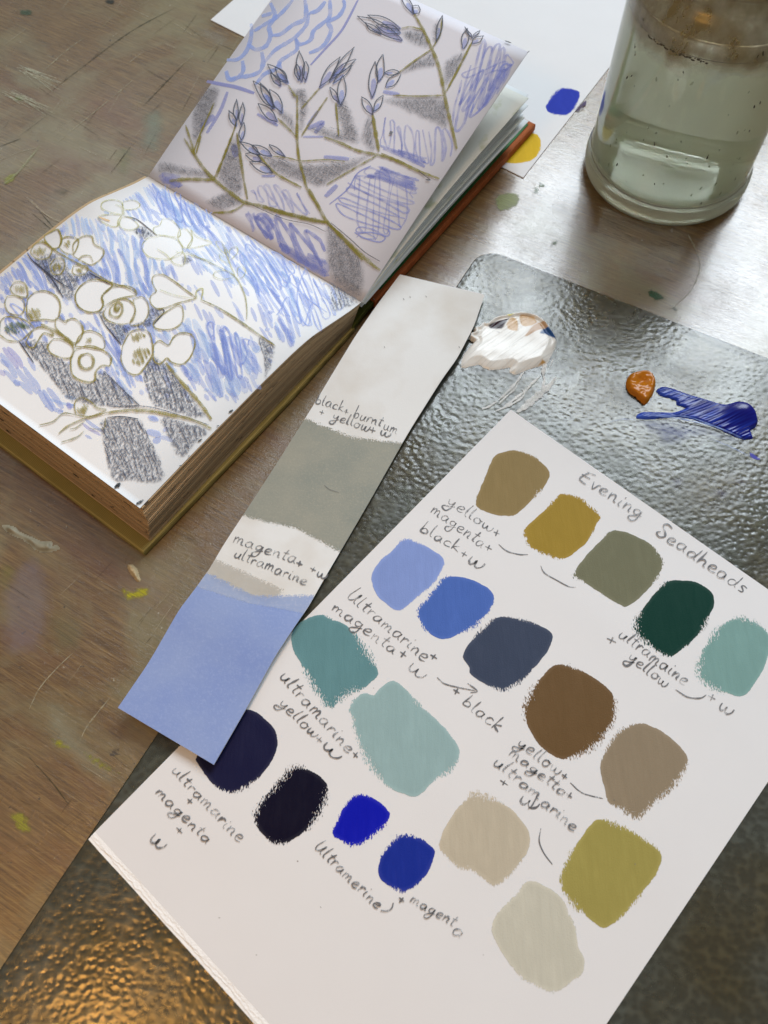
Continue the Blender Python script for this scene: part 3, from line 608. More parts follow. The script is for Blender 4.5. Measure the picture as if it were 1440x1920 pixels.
wr("pencil note yellow+ magetta+ ultranzarine + w", ("yellow", (967, 1398), (1047, 1455), 12), ("+", (1050, 1456), (1062, 1464), 13), ("magetta", (953, 1415), (1056, 1494), 11), ("+", (1058, 1494), (1070, 1502), 13), ("ultra", (924, 1432), (987, 1484), 12), ("m", (988, 1484), (1010, 1500), 11), ('~', [(1008, 1488), (1003, 1500), (996, 1512), (990, 1516)]), ("arine", (1013, 1508), (1075, 1559), 11),
   ("+", (934, 1468), (952, 1478), 12), ("w", (972, 1504), (1006, 1521), 16, 3.8))
wr("curved pencil line beside the taupe swatch", ('~', [(1069, 1467.5), (1092, 1487), (1130.5, 1497.5)]))
wr("curved pencil line beside the yellow green swatch", ('~', [(1014, 1553), (1011, 1577.5), (1020, 1600), (1035.7, 1621)]))

# ================================================================== PAINTED STRIP
rows = [((750, 514.5), (909, 552), .0085), ((705, 574), (889, 611), .0095), ((665, 632), (857, 672), .0100), ((640, 673), (828, 712), .0090), ((590, 756), (765, 812), .0075), ((503, 894), (690, 945), .0068), ((420, 1020), (604, 1092), .0074),
        ((394, 1064.6), (578, 1138), .0088), ((366.7, 1103), (549, 1180), .0098), ((335.4, 1144), (515, 1232), .0090), ((280, 1241), (459, 1334), .0080), ((221, 1327), (401, 1434), .0092)]
sa = (P(*rows[0][0], .008)[:2]+P(*rows[0][1], .008)[:2])/2; sb = (P(*rows[-1][0], .008)[:2]+P(*rows[-1][1], .008)[:2])/2; sdv = (sb-sa)/np.linalg.norm(sb-sa)
ks, kz = [], []
for l, r, z in rows:
    m = (P(*l, z)[:2]+P(*r, z)[:2])/2; ks.append(float((m-sa)@sdv)); kz.append(z)
def fs(x, y):
    t = (x-sa[0])*sdv[0]+(y-sa[1])*sdv[1]
    q = np.linspace(-.03, .35, 96); zq = np.interp(q, ks, kz); zq = np.convolve(np.pad(zq, 4, mode='edge'), np.ones(9)/9, 'valid')
    return np.interp(t, q, zq)
NL = crom([r[0] for r in rows], 12); NR = crom([r[1] for r in rows], 12)
def resamp(c, n):
    d = np.r_[0, np.cumsum(np.linalg.norm(np.diff(c, axis=0), axis=1))]; t = np.linspace(0, d[-1], n); return np.c_[np.interp(t, d, c[:, 0]), np.interp(t, d, c[:, 1])]
# interpolate row by row so that the rows stay matched
TL_, TR_ = [], []
for i in range(len(rows)-1):
    for k in range(6):
        t = k/6; TL_.append(np.array(rows[i][0])*(1-t)+np.array(rows[i+1][0])*t); TR_.append(np.array(rows[i][1])*(1-t)+np.array(rows[i+1][1])*t)
TL_.append(np.array(rows[-1][0])); TR_.append(np.array(rows[-1][1]))
ker = lambda A: np.array([np.mean(A[max(0, i-1):i+2], axis=0) if 0 < i < len(A)-1 else A[i] for i in range(len(A))])
TL_, TR_ = ker(TL_), ker(TR_); m = len(TL_); K = 9; V = []
for i in range(m):
    V += [p for p in hit([TL_[i]*(1-k/K)+TR_[i]*(k/K) for k in range(K+1)], fs)]
V = np.array(V); nt = len(V); W_ = K+1
V = np.vstack([V, V-np.array([0, 0, .00032])])
F = []
for i in range(m-1):
    for k in range(K):
        a = i*W_+k; F += [(a, a+W_, a+W_+1, a+1), (nt+a, nt+a+1, nt+a+W_+1, nt+a+W_)]
    a = i*W_; F += [(a, nt+a, nt+a+W_, a+W_), (a+K, a+K+W_, nt+a+K+W_, nt+a+K)]
for k in range(K):
    F += [(k, k+1, nt+k+1, nt+k), ((m-1)*W_+k, nt+(m-1)*W_+k, nt+(m-1)*W_+k+1, (m-1)*W_+k+1)]
strip = thing("painted_paper_strip", "long narrow paper strip with grey-green and blue painted bands lying across glass and card", "paper strip", (sa[0], sa[1], .006))
s = NT("smudged_strip_paper", .6, .3); o = s.obj()
s.set('Base Color', s.mix(s.range(s.noise(o, 26, 5), .42, .68, 0, .6), rgb(222, 223, 223), rgb(196, 188, 176))); s.bump(s.noise(o, 1300, 3), .3, .00015)
mesh("sheet", V, F, s.m, strip, smooth=False)
def lerp_row(u, v):   # u along rows index, v across
    i = min(int(u), len(rows)-2); t = u-i
    l = np.array(rows[i][0])*(1-t)+np.array(rows[i+1][0])*t; r = np.array(rows[i][1])*(1-t)+np.array(rows[i+1][1])*t
    return l*(1-v)+r*v
def rowpt(u, v):
    k = np.clip(u*6, 0, m-1); a = int(min(k, m-2)); t = k-a; ex = max(0., u-(len(rows)-1))
    l = TL_[a]*(1-t)+TL_[a+1]*t; r = TR_[a]*(1-t)+TR_[a+1]*t
    return l*(1-v)+r*v+(np.array([-60., 92.])*ex)
def band(name, us0, us1, mat, off, lab, v0=-.06, v1=1.06):
    """us0/us1: row positions of the upper and lower rim at the left, middle, right"""
    vv = np.linspace(v0, v1, 11); A = [rowpt(np.interp(v, [0, .5, 1], us0), v) for v in vv]; B = [rowpt(np.interp(v, [0, .5, 1], us1), v) for v in vv]
    R_ = [rowpt(u, v1) for u in np.linspace(us0[2], us1[2], 14)][1:-1]; L = [rowpt(u, v0) for u in np.linspace(us1[0], us0[0], 14)][1:-1]
    poly = hit(np.array(A+R_+B[::-1]+L), fs)[:, :2]
    ua, ub = min(us0)-.12, min(max(us1)+.12, len(rows)-1); nu = int((ub-ua)*22)+2; nv = 56
    px = [rowpt(u, v) for u in np.linspace(ua, ub, nu) for v in np.linspace(.0005, .9995, nv)]
    W = hit(px, fs); D = sdist(poly, W[:, 0], W[:, 1]); W[:, 2] += off; F = []
    for a in range(nu-1):
        for b in range(nv-1):
            q = a*nv+b; fq = (q, q+nv, q+nv+1, q+1)
            if max(D[list(fq)]) > -.0006: F.append(fq)
    return mesh(name, W, F, mat, strip, attrs={'d': D*1000}, smooth=True, label=lab)
def band_mat(name, col, mot, hi, dry=.9, alpha=1.):
    s = NT(name, .5, .4); o = s.obj()
    n1 = s.noise(o, 1900, 2, .65); d = s.attr('d')
    e = s.math('MULTIPLY_ADD', s.math('SUBTRACT', n1, .45), dry*3, d)
    e = s.math('MULTIPLY_ADD', s.math('SUBTRACT', s.noise(o, 240, 3), .5), 1.0, e)
    s.set('Alpha', s.range(e, -.12, .02, 0, alpha))
    c = s.mix(s.range(s.noise(o, 32, 5, .6), .35, .65), col, mot); c = s.mix(s.range(s.noise(o, 900, 4, .75), .5, .75, 0, .6), c, hi)
    s.set('Base Color', c); s.bump(s.noise(o, 1200, 4, .7), .35, .0002); return s.m
band("grey_green_band", (4.22, 4.27, 4.16), (5.57, 5.50, 5.60), band_mat("grey_green_gouache", rgb(131, 135, 126), rgb(148, 147, 134), rgb(168, 162, 144), 2.4), .00006, "grey-green painted band")
band("worn_grey_wash", (6.66, 6.75, 6.85), (7.35, 7.5, 7.1), band_mat("worn_grey_wash", rgb(165, 158, 148), rgb(168, 160, 140), rgb(206, 204, 200), 3.2, .34), .00005, "worn grey wash above the blue", -.06, .70)
band("pale_blue_band", (7.25, 7.42, 6.55), (8.3, 8.2, 7.9), band_mat("pale_blue_gouache", rgb(150, 172, 222), rgb(160, 178, 216), rgb(196, 206, 230), 2.2, .7), .00008, "paler blue band under the note")
band("blue_band", (7.95, 7.75, 7.3), (11.6, 11.6, 11.6), band_mat("periwinkle_gouache", rgb(126, 148, 204), rgb(138, 158, 206), rgb(160, 178, 220), 1.1), .00011, "light blue painted end")
wr("pencil note black+ burnt um + yellow+ w", ("black", (591, 757), (643, 773), 10), ("+", (643, 775), (653, 778), 10), ("burnt", (662, 783), (714, 800), 11), ("um", (718, 806), (744, 814), 10), ("+", (597, 777), (608, 780), 10), ("yellow", (622, 787), (691, 810), 10), ("+", (692, 810), (705, 813), 11), ("w", (712, 815), (731, 822), 10, 3.2),
   parent=strip, f=fs, base=.00018, wpx=2.3)
wr("pencil note magenta+ ultramarine + w", ("magenta", (436, 1018), (553, 1058), 12), ("+", (554, 1060), (568, 1064), 12), ("ultramarine", (438, 1044), (572, 1098), 11), ("+", (579, 1071), (592, 1076), 12), ("w", (593, 1079), (612, 1086), 11, 3.2), parent=strip, f=fs, base=.00018, wpx=2.7)
mb = MB(); line(mb, [(608, 910), (618, 918), (636, 924)], fs, .0002, 1.0)
for q in ((768, 556), (756, 560), (798, 555), (720, 650), (860, 650), (700, 560)): line(mb, [q, (q[0]+2, q[1]+3)], fs, .0002, 2.)
mb.build("speck_marks", PENCIL, strip, kind="stuff")

# ================================================================== BACK CARD
f1z = .0006; fb = flat(f1z)
q = [P(395, 37, f1z)[:2], P(981, 333, f1z)[:2]]; r_ = P(1147, 120, f1z)[:2]-q[1]; r_ /= np.linalg.norm(r_)
bcard = thing("plain_white_card", "plain white card with blue and yellow spots, under the sketchbook and behind the jar", "card", tuple(q[1])+(0,))
V, F = prism([q[0], q[1], q[1]+r_*.30, q[0]+r_*.30], .00002, f1z); mesh("sheet", V, F, paper_mat("card_paper_cool", rgb(220, 219, 220), .02, .8), bcard)
patch("paint_swatch", Z(1000, 0, .30556, [(165, 545), (220, 543), (285, 565), (285, 590), (255, 660), (215, 700), (150, 705), (90, 685), (75, 660), (95, 620), (125, 575)]), fb, swatch_mat("gouache_royal_blue", rgb(20, 44, 160), .8), bcard, .00005, .0008, label="royal blue paint spot")
patch("paint_swatch", [(1000, 250), (1012, 258), (1013, 280), (1003, 296), (985, 304), (960, 306), (935, 300), (950, 270), (975, 250)], fb, swatch_mat("gouache_chrome_yellow", rgb(202, 166, 14), .5), bcard, .00005, .0008, label="chrome yellow paint spot")
patch("paint_swatch", Z(1000, 0, .30556, [(330, 612), (300, 630), (262, 672), (255, 688), (275, 682), (318, 645)]), fb, swatch_mat("gouache_dark_violet", rgb(74, 60, 92), 1.6), bcard, .00005, .0008, label="dark violet dry mark")
patch("pencil_smudge", [(560, 40), (562, 38), (563, 41)], fb, STAIN, bcard, .0001)if False else None

# ================================================================== SKETCHBOOK
Gp = P(678, 566, .018)[:2]; E1 = P(262.5, 953, .024)[:2]-Gp; E1 /= np.linalg.norm(E1); E2 = P(283, 333, .018)[:2]-Gp; E2 /= np.linalg.norm(E2)
MI = np.linalg.inv(np.array([E1, E2]).T); LG = .148; WP = .1516
def wl(x, y): x = np.asarray(x, float)-Gp[0]; y = np.asarray(y, float)-Gp[1]; return MI[0, 0]*x+MI[0, 1]*y, MI[1, 0]*x+MI[1, 1]*y
kw = np.array([-.05, 0, .009, .0185, .0375, .050, .072, .092, .110, .130, .1526, .2])*1.0
kzz = np.array([.018, .018, .0196, .0222, .0276, .0286, .0284, .0274, .0268, .0256, .024, .021])
qw = np.linspace(-.05, .2, 251); qz = np.interp(qw, kw, kzz); qz = np.convolve(np.pad(qz, 4, mode='edge'), np.ones(9)/9, 'valid'); qz[qw < .002] = np.interp(qw[qw < .002], kw, kzz)
def fl(x, y):
    w_, l_ = wl(x, y); return np.interp(w_, qw, qz)
book = thing("sketchbook", "thick open sketchbook with drawn seed heads, olive cloth and rust covers", "sketchbook", (Gp[0], Gp[1], 0))
def W3(w_, l_, z): p = Gp+E1*w_+E2*l_; return [p[0], p[1], z]
def edge_mat(name, c1, c2, dark):
    s = NT(name, .8, .2); o = s.obj(); z = s.map(o, (25, 25, 2600))
    c = s.mix(s.range(s.attr('Col'), 0, 1), c1, c2); c = s.mix(s.range(s.noise(s.map(o, (34, 34, 420)), 3, 4), .62, .68, 0, .85), c, dark); s.set('Base Color', c)
    s.bump(s.noise(z, 1, 2), .5, .0003); return s.m
PEDGE = edge_mat("page_edges", rgb(150, 128, 100), rgb(186, 162, 128), rgb(36, 30, 28))
ZB = .0045
mb = MB(); NLV = 34
for i in range(NLV):
    t = i/(NLV-1); tn = .30*(t)+.70*t
    w0 = .001+(1-tn)*.006; wend = WP-.0008+(1-tn)*.0060+random.uniform(-.0004, .0004)
    tl_ = min(1, (1-t)/.4); lo = -.0006-.0033*tl_+random.uniform(-.00025, .00025); hi = LG+.002
    ws = np.r_[np.linspace(w0, .06, 9), np.linspace(.07, wend, 5)]
    zt = ZB+(np.interp(ws, qw, qz)-.0004-ZB)*tn; th = (np.interp(ws, qw, qz)-ZB)/NLV*.72
    lo_w = np.interp(ws, [0, .10, WP], [.0016*(1-t), lo*.4, lo])
    n = len(ws); V = []
    for a in range(n):
        V += [W3(ws[a], lo_w[a], zt[a]), W3(ws[a], hi, zt[a]), W3(ws[a], lo_w[a], zt[a]-th[a]), W3(ws[a], hi, zt[a]-th[a])]
    F = []
    for a in range(n-1):
        k = a*4; F += [(k, k+4, k+5, k+1), (k+2, k+3, k+7, k+6), (k, k+2, k+6, k+4), (k+1, k+5, k+7, k+3)]
    F += [(0, 1, 3, 2), (n*4-4, n*4-2, n*4-1, n*4-3)]
    g_ = random.random(); mb.add(V, F, (g_, g_, g_, 1))
mb.build("page_block", PEDGE, book, label="thick left stack of page edges")
# top left page
PAGEL = paper_mat("page_paper", rgb(238, 240, 243), .015, .8)
def sheet(name, ws, ls, zf, mat, th=.00018, parent=book, l0f=None, W3f=W3):
    V = []; n, m_ = len(ws), len(ls)
    for sgn in (0, 1):
        for a in ws:
            for l in ls: p = W3f(a, l, 0); p[2] = zf(a, l)-sgn*th; V.append(p)
    F = []
    for i in range(n-1):
        for j in range(m_-1):
            a = i*m_+j; F += [(a, a+m_, a+m_+1, a+1), (n*m_+a, n*m_+a+1, n*m_+a+m_+1, n*m_+a+m_)]
    def side(a, b): F.append((a, b, n*m_+b, n*m_+a))
    for i in range(n-1): side((i)*m_, (i+1)*m_); side((i+1)*m_+m_-1, i*m_+m_-1)
    for j in range(m_-1): side(j+1, j); side((n-1)*m_+j, (n-1)*m_+j+1)
    o = mesh(name, V, F, mat, parent, smooth=False); return o
pageL = sheet("left_page", np.linspace(.0003, WP, 46), np.linspace(0, LG, 5), lambda a, l: float(np.interp(a, qw, qz)), PAGEL); pageL.name = "page"
for p_ in pageL.data.polygons: p_.use_smooth = True
pageL['label'] = "flat left page with blue, olive and graphite flower drawing"

# covers
def cloth(name, c, c2):
    s = NT(name, .75, .3); o = s.obj(); rot = math.atan2(E1[1], E1[0])
    wv = s.n('ShaderNodeTexWave', i_Vector=s.map(o, (1, 1, 1), -rot), i_Scale=520., bands_direction='X').outputs['Fac']; wv2 = s.n('ShaderNodeTexWave', i_Vector=s.map(o, (1, 1, 1), -rot), i_Scale=520., bands_direction='Y').outputs['Fac']
    wv3 = s.n('ShaderNodeTexWave', i_Vector=o, i_Scale=520., bands_direction='Z').outputs['Fac']
    h = s.math('ADD', s.math('MULTIPLY', wv, wv2), s.math('MULTIPLY', wv3, .5))
    c_ = s.mix(s.range(h, 0, 1.2), c2, c); c_ = s.mix(s.range(s.noise(o, 60, 4), .4, .7, 0, .4), c_, c2); s.set('Base Color', c_); s.bump(h, .6, .0003); return s.m
OLIVE = cloth("olive_cloth", rgb(186, 168, 104), rgb(120, 108, 56)); RUST = cloth("rust_cloth", rgb(196, 108, 54), rgb(150, 76, 34)); s = NT("green_spine_cloth", .7, .3); s.set('Base Color', s.mix(s.noise(s.obj(), 120, 4), rgb(92, 96, 30), rgb(60, 64, 18))); SPINE = s.m
def slab(name, poly, z0, z1, mat, bev=.0012):
    c = np.mean(poly, axis=0); V = []; P_ = [np.array(p) for p in poly]; n_ = len(P_)
    def ins(d): return [p+((c-p)/np.linalg.norm(c-p))*d for p in P_]
    L = [(ins(bev*1.2), z0), (ins(bev*.35), z0+bev*.3), (P_, z0+bev), (P_, z1-bev), (ins(bev*.35), z1-bev*.3), (ins(bev*1.2), z1)]
    for ps, z in L: V += [[p[0], p[1], z] for p in ps]
    F = [tuple(range(n_-1, -1, -1)), tuple(range(5*n_, 6*n_))]
    for k in range(5): F += [(k*n_+i, k*n_+(i+1) % n_, (k+1)*n_+(i+1) % n_, (k+1)*n_+i) for i in range(n_)]
    ob = mesh(name, V, F, mat, book); bm = bmesh.new(); bm.from_mesh(ob.data); bmesh.ops.recalc_face_normals(bm, faces=bm.faces); bm.to_mesh(ob.data); bm.free(); return ob
c2d = lambda a, l: Gp+E1*a+E2*l
fcv = slab("front_cover", [c2d(.006, .0002), c2d(.060, -.0028), c2d(.1625, -.0056), c2d(.1635, .153), c2d(.006, .153)], 0.0, .0042, OLIVE); fcv['label'] = "olive cloth cover under the thick stack"
# right side frame
Cc = P(1004, 236, .0045)[:2]; R0 = P(704, 574, .003)[:2]; R1 = Cc-R0; RL = np.linalg.norm(R1); R1 = R1/RL
bcv = slab("back_cover", [R0, Cc, Cc+E2*.152, R0+E2*.150], .0006, .0062, RUST); bcv['label'] = "rust brown cover on the right"
# inside lining, dark green
V, F = prism([R0+R1*.008+E2*.0025, Cc-R1*.004+E2*.0030, Cc-R1*.004+E2*.150, R0+R1*.008+E2*.148], .0063, .0068); s = NT("green_lining", .7, .3); s.set('Base Color', rgb(48, 100, 54)); mesh("endpaper", V, F, s.m, book)
# spine between covers: bowed cloth
V = []; F = []; N = 14
for i in range(N+1):
    t = i/N; p = (1-t)*c2d(.0075, .0005)+t*(R0+R1*.003+E2*.0012); z = .0042+.0022*math.sin(t*math.pi)
    for j, l in enumerate((0, .150)):
        q_ = p+E2*l; V += [[q_[0], q_[1], z], [q_[0], q_[1], z-.0028]]
    if i: a = (i-1)*4; F += [(a, a+4, a+6, a+2), (a+1, a+3, a+7, a+5), (a, a+1, a+5, a+4), (a+2, a+6, a+7, a+3)]
mesh("spine", V, F, SPINE, book, smooth=False)

# right-hand leaves: each a sheet from the gutter to its own outer edge
def solve_corner(px, W):
    g3 = np.array([Gp[0], Gp[1], .0182]); b = (1e9, 0)
    for z in np.linspace(.004, .08, 400):
        e = abs(np.linalg.norm(P(*px, z)-g3)-W)
        if e < b[0]: b = (e, z)
    return P(*px, b[1])
RW = .1575
def rleaf(name, px, W, mat, bow, th=.0003, g=.0182, roots=(0, 0), parent=book, nw=24):
    c3 = solve_corner(px, W); g3 = np.array([Gp[0]+roots[0]*R1[0]+roots[1]*E2[0], Gp[1]+roots[0]*R1[1]+roots[1]*E2[1], g])
    d3 = c3-g3; V = []; ls = np.linspace(0, LG, 5)
    tt = np.linspace(0, 1, nw)
    for sgn in (0, 1):
        for t in tt:
            for l in ls:
                p = g3+d3*t+np.r_[E2*l, 0]; p[2] += bow*math.sin(math.pi*t**.8)-sgn*th; V.append(p)
    n, m_ = nw, len(ls); F = []
    for i in range(n-1):
        for j in range(m_-1):
            a = i*m_+j; F += [(a, a+1, a+m_+1, a+m_), (n*m_+a, n*m_+a+m_, n*m_+a+m_+1, n*m_+a+1)]
    for i in range(n-1): F += [(i*m_, (i+1)*m_, n*m_+(i+1)*m_, n*m_+i*m_), (i*m_+m_-1, n*m_+i*m_+m_-1, n*m_+(i+1)*m_+m_-1, (i+1)*m_+m_-1)]
    for j in range(m_-1): F += [((n-1)*m_+j, (n-1)*m_+j+1, n*m_+(n-1)*m_+j+1, n*m_+(n-1)*m_+j), (j, n*m_+j, n*m_+j+1, j+1)]
    ob = mesh(name, V, F, mat, parent)
    for p in ob.data.polygons:
        if len(p.vertices) == 4 and p.area > 1e-5: p.use_smooth = True
    return ob, g3, d3
PAGER = paper_mat("page_paper_lifted", rgb(218, 215, 222), .02, .8); PAGEW = paper_mat("page_paper_loose", rgb(226, 230, 232), .015, .75)
pageR, g3, d3 = rleaf("page", (990, 97), RW, PAGER, .0012, .0004); pageR['label'] = "lifted right page with seed head stem drawing"
def fr(x, y):
    dx = x-g3[0]; dy = y-g3[1]; A = np.linalg.inv(np.array([d3[:2], E2]).T); t = A[0, 0]*dx+A[0, 1]*dy
    tc = np.clip(t, 0, 1); return g3[2]+d3[2]*t+.0012*np.sin(math.pi*tc**.8)
s = NT("page_paper_stained", .75, .3); o = s.obj(); s.set('Base Color', s.mix(s.range(s.noise(o, 50, 4), .55, .72), rgb(218, 218, 210), rgb(150, 158, 96))); STP = s.m
leaves = [((990.5, 177), RW, PAGEW, .0035, .0181), ((991, 184), RW-.004, STP, .0040, .0178), ((991, 197), RW, PAGEW, .0050, .0174), ((982, 214), RW-.002, PAGEW, .0040, .0168), ((984, 220), RW-.004, STP, .0030, .0160),
          ((991, 227), RW, PAGEW, .0022, .0150), ((985, 232), RW, PAGEW, .0010, .0138)]
for px, W, mt, bow, g_ in leaves: rleaf("page", px, W, mt, bow, .0003, g_, (.002*(.0182-g_)/.003, 0))
for k in range(7):
    t = k/6; rleaf("page", (980-2*t, 229+3*t), RW, PAGEW, .0012-.0004*t, .0004, .0128-.0030*t, (.001+.002*t, .001+.002*t))

# ------------------------------------------------ drawings
BL1, BL2, BL3 = rgb(160, 182, 242), rgb(184, 210, 250), rgb(142, 164, 234)
MARK = ink_mat("marker_ink", .12, 700); GRA = pencil_mat("soft_graphite", .20, 1700); OLV = ink_mat("olive_pencil", .35, 1500)
c_ = lambda c, a: c[:3]+(a,)
OL = c_(rgb(158, 146, 66), .95); OLL = c_(rgb(190, 188, 116), .75)
# --- left page
fl1 = [z7(p) for p in (
 [(840, 300), (760, 290), (690, 260), (695, 215), (760, 200), (820, 215), (835, 260)], [(830, 215), (900, 205), (950, 230), (920, 260), (840, 265)], [(825, 305), (740, 300), (665, 315), (690, 350), (760, 380), (800, 375), (800, 340)],
 [(825, 315), (880, 320), (930, 360), (935, 385), (880, 405), (820, 390), (805, 360)])]
fl2 = [z7(p) for p in ([(1060, 450), (1000, 460), (960, 520), (1000, 580), (1080, 600), (1150, 600), (1230, 560), (1225, 500), (1180, 460), (1100, 445)], [(1210, 400), (1260, 400), (1300, 460), (1280, 520), (1240, 520), (1205, 460)],
 [(1100, 330), (1150, 330), (1210, 390), (1210, 450), (1120, 440), (1050, 430), (1040, 390), (1080, 370)], [(1150, 600), (1180, 630), (1240, 640), (1250, 580), (1225, 550)], [(1290, 400), (1330, 450), (1430, 490), (1350, 515), (1270, 525), (1300, 460)])]
fl3 = [z7(p) for p in ([(300, 440), (340, 420), (390, 400), (415, 450), (410, 510), (360, 530), (310, 480)], [(210, 540), (240, 500), (300, 490), (350, 530), (330, 590), (260, 605), (215, 570)], [(400, 520), (430, 460), (480, 450), (530, 480), (500, 560), (440, 560)],
 [(500, 580), (500, 500), (560, 450), (620, 450), (640, 500), (700, 540), (690, 590), (620, 640), (560, 620)], [(340, 650), (370, 600), (430, 600), (440, 650), (410, 700), (360, 700)], [(500, 640), (490, 690), (520, 710), (580, 700), (590, 650)],
 [(590, 750), (540, 790), (510, 850), (530, 920), (600, 960), (670, 950), (700, 900), (690, 850), (740, 800), (760, 770), (700, 745), (640, 740)], [(700, 920), (690, 860), (740, 800), (830, 780), (900, 800), (920, 840), (840, 860), (770, 880)],
 [(720, 930), (700, 980), (740, 1020), (820, 1040), (890, 1020), (915, 950), (890, 890), (830, 870), (770, 890)], [(900, 870), (960, 855), (1000, 900), (1000, 980), (950, 1040), (880, 1040), (915, 950)],
 [(1060, 820), (1030, 760), (1040, 715), (1100, 705), (1180, 750), (1260, 810), (1320, 860), (1280, 880), (1200, 900), (1120, 930), (1060, 935), (1020, 900), (1020, 850)], [(1200, 910), (1100, 970), (1040, 1030), (1060, 1070), (1150, 1075), (1220, 1040), (1240, 980), (1230, 920)],
 [(70, 800), (100, 760), (160, 760), (185, 800), (180, 860), (100, 840)], [(50, 850), (110, 850), (160, 880), (165, 950), (120, 980), (60, 960), (35, 900)], [(190, 870), (240, 825), (320, 820), (390, 860), (410, 930), (380, 1010), (300, 1010), (200, 1010), (185, 930)],
 [(0, 1110), (10, 1020), (60, 990), (160, 1010), (230, 1060), (200, 1100), (140, 1150), (60, 1150)], [(180, 1160), (220, 1090), (270, 1060), (340, 1080), (360, 1120), (300, 1100), (260, 1150), (230, 1200), (190, 1190)],
 [(380, 1000), (440, 1020), (500, 1000), (560, 1060), (550, 1130), (500, 1170), (430, 1120), (380, 1060)], [(360, 1140), (430, 1145), (495, 1190), (490, 1260), (430, 1270), (350, 1240), (325, 1190)], [(510, 1190), (540, 1120), (600, 1085), (680, 1110), (710, 1170), (690, 1210), (600, 1195)],
 [(520, 1210), (600, 1185), (680, 1210), (750, 1260), (745, 1320), (690, 1320), (650, 1360), (640, 1420), (580, 1430), (500, 1390), (480, 1310), (490, 1240)],
 [(830, 1180), (880, 1100), (950, 1075), (1010, 1100), (1030, 1170), (1030, 1250), (980, 1330), (930, 1380), (860, 1360), (820, 1280)], [(1040, 1180), (1080, 1150), (1140, 1180), (1170, 1130), (1220, 1100), (1290, 1110), (1320, 1170), (1290, 1260), (1230, 1310), (1160, 1300), (1130, 1270), (1080, 1310), (1040, 1280)])]
fl4 = [zb([(470, 520), (460, 450), (500, 415), (560, 440), (600, 480), (650, 490), (560, 530)])]
shade = [zb([(125, 70), (300, 70), (300, 130), (420, 200), (450, 290), (530, 330), (600, 280), (640, 250), (860, 465), (680, 470), (440, 430), (330, 320), (210, 170)]), zb([(900, 190), (950, 160), (1010, 210), (1120, 340), (1260, 540), (1000, 480), (930, 440), (880, 280)]),
 zb([(640, 540), (850, 540), (910, 640), (990, 800), (1000, 920), (900, 935), (800, 925), (690, 910), (650, 750), (620, 620)]), zb([(990, 535), (1130, 560), (1280, 620), (1200, 690), (1140, 770), (1090, 770), (1040, 670)]),
 z7([(230, 610), (340, 560), (400, 570), (380, 600), (440, 620), (480, 700), (540, 730), (520, 790), (500, 870), (440, 870), (360, 800), (300, 700)]), z7([(500, 700), (600, 690), (750, 770), (640, 740), (560, 750)]),
 z7([(650, 960), (700, 940), (740, 1020), (880, 1060), (820, 1180), (760, 1110), (700, 1030)]), z7([(880, 1050), (1000, 1000), (1000, 930), (1110, 950), (1040, 1040), (960, 1070)]), z7([(900, 410), (950, 370), (1050, 440), (1000, 450), (970, 470)]),
 z7([(1230, 570), (1300, 600), (1290, 620), (1240, 640)]), Z(300, 350, .29167, [(630, 970), (740, 1030), (680, 1240), (665, 1100)]), z5([(1220, 985), (1405, 1130), (1300, 1190), (1235, 1195)])]
allfl = fl1+fl2+fl3+fl4
exc = [np.array(p) for p in allfl]
mb = MB(); Bz = .00003
def blues(cs, a): return [c_(x, a*random.uniform(.7, 1.1)) for x in cs for _ in range(3)]
zonesL = [  # polygon, angle, spacing, width, colours, alpha, exclusions-on
 ([(285, 342), (420, 415), (380, 440), (180, 400), (110, 430), (60, 470)], 62, 6.5, 6, (BL2, BL1), .42),
 ([(285, 342), (470, 445), (560, 500), (500, 560), (400, 520), (330, 450)], 52, 6.5, 6, (BL2, BL2, BL1), .45),
 ([(140, 400), (330, 470), (330, 560), (170, 560), (90, 450)], 82, 6, 6, (BL1, BL2), .5),
 ([(0, 520), (60, 462), (120, 500), (80, 640), (0, 590)], 60, 6, 6, (BL1, BL3), .5),
 ([(60, 560), (240, 640), (250, 760), (120, 640)], 62, 6, 6, (BL1, BL3, BL2), .55),
 ([(130, 480), (300, 540), (290, 600), (200, 560)], 60, 6, 5, (BL1, BL2), .5),
 ([(0, 650), (35, 650), (140, 770), (100, 775), (60, 740), (0, 700)], 52, 8, 8, (BL1, c_(rgb(160, 160, 230), 1)), .5),
 ([(200, 560), (360, 620), (490, 640), (470, 720), (435, 760), (330, 700), (240, 700)], 62, 8, 8, (BL1, BL2, BL3), .42),
 ([(330, 590), (420, 610), (500, 660), (470, 740), (400, 750), (340, 690)], 78, 13, 11, (BL1, BL2), .42),
 ([(450, 470), (560, 520), (570, 640), (530, 650), (480, 560)], 66, 8, 6, (BL1, BL2), .5),
 ([(470, 560), (520, 590), (560, 640), (545, 655), (500, 620)], 68, 7, 9, (BL1, BL3), .6),
 ([(230, 600), (290, 640), (270, 720), (215, 700)], 58, 6, 6, (BL1, BL3), .55),
 ([(250, 775), (300, 785), (330, 830), (290, 830)], 22, 10, 10, (BL1,), .5),
 ([(150, 780), (200, 800), (190, 830), (160, 820)], 40, 9, 7, (BL1, c_(rgb(160, 160, 230), 1)), .5),
 ([(90, 745), (140, 740), (160, 770), (110, 775)], 20, 9, 7, (BL1, BL2), .5)]
for poly, an, sp, wp_, cs, al in zonesL: hatch(mb, poly, fl, an, sp*1.25, wp_*1.2, blues(cs, al*.85), Bz, exc, (35, 110), .2, 7, .6, .10)
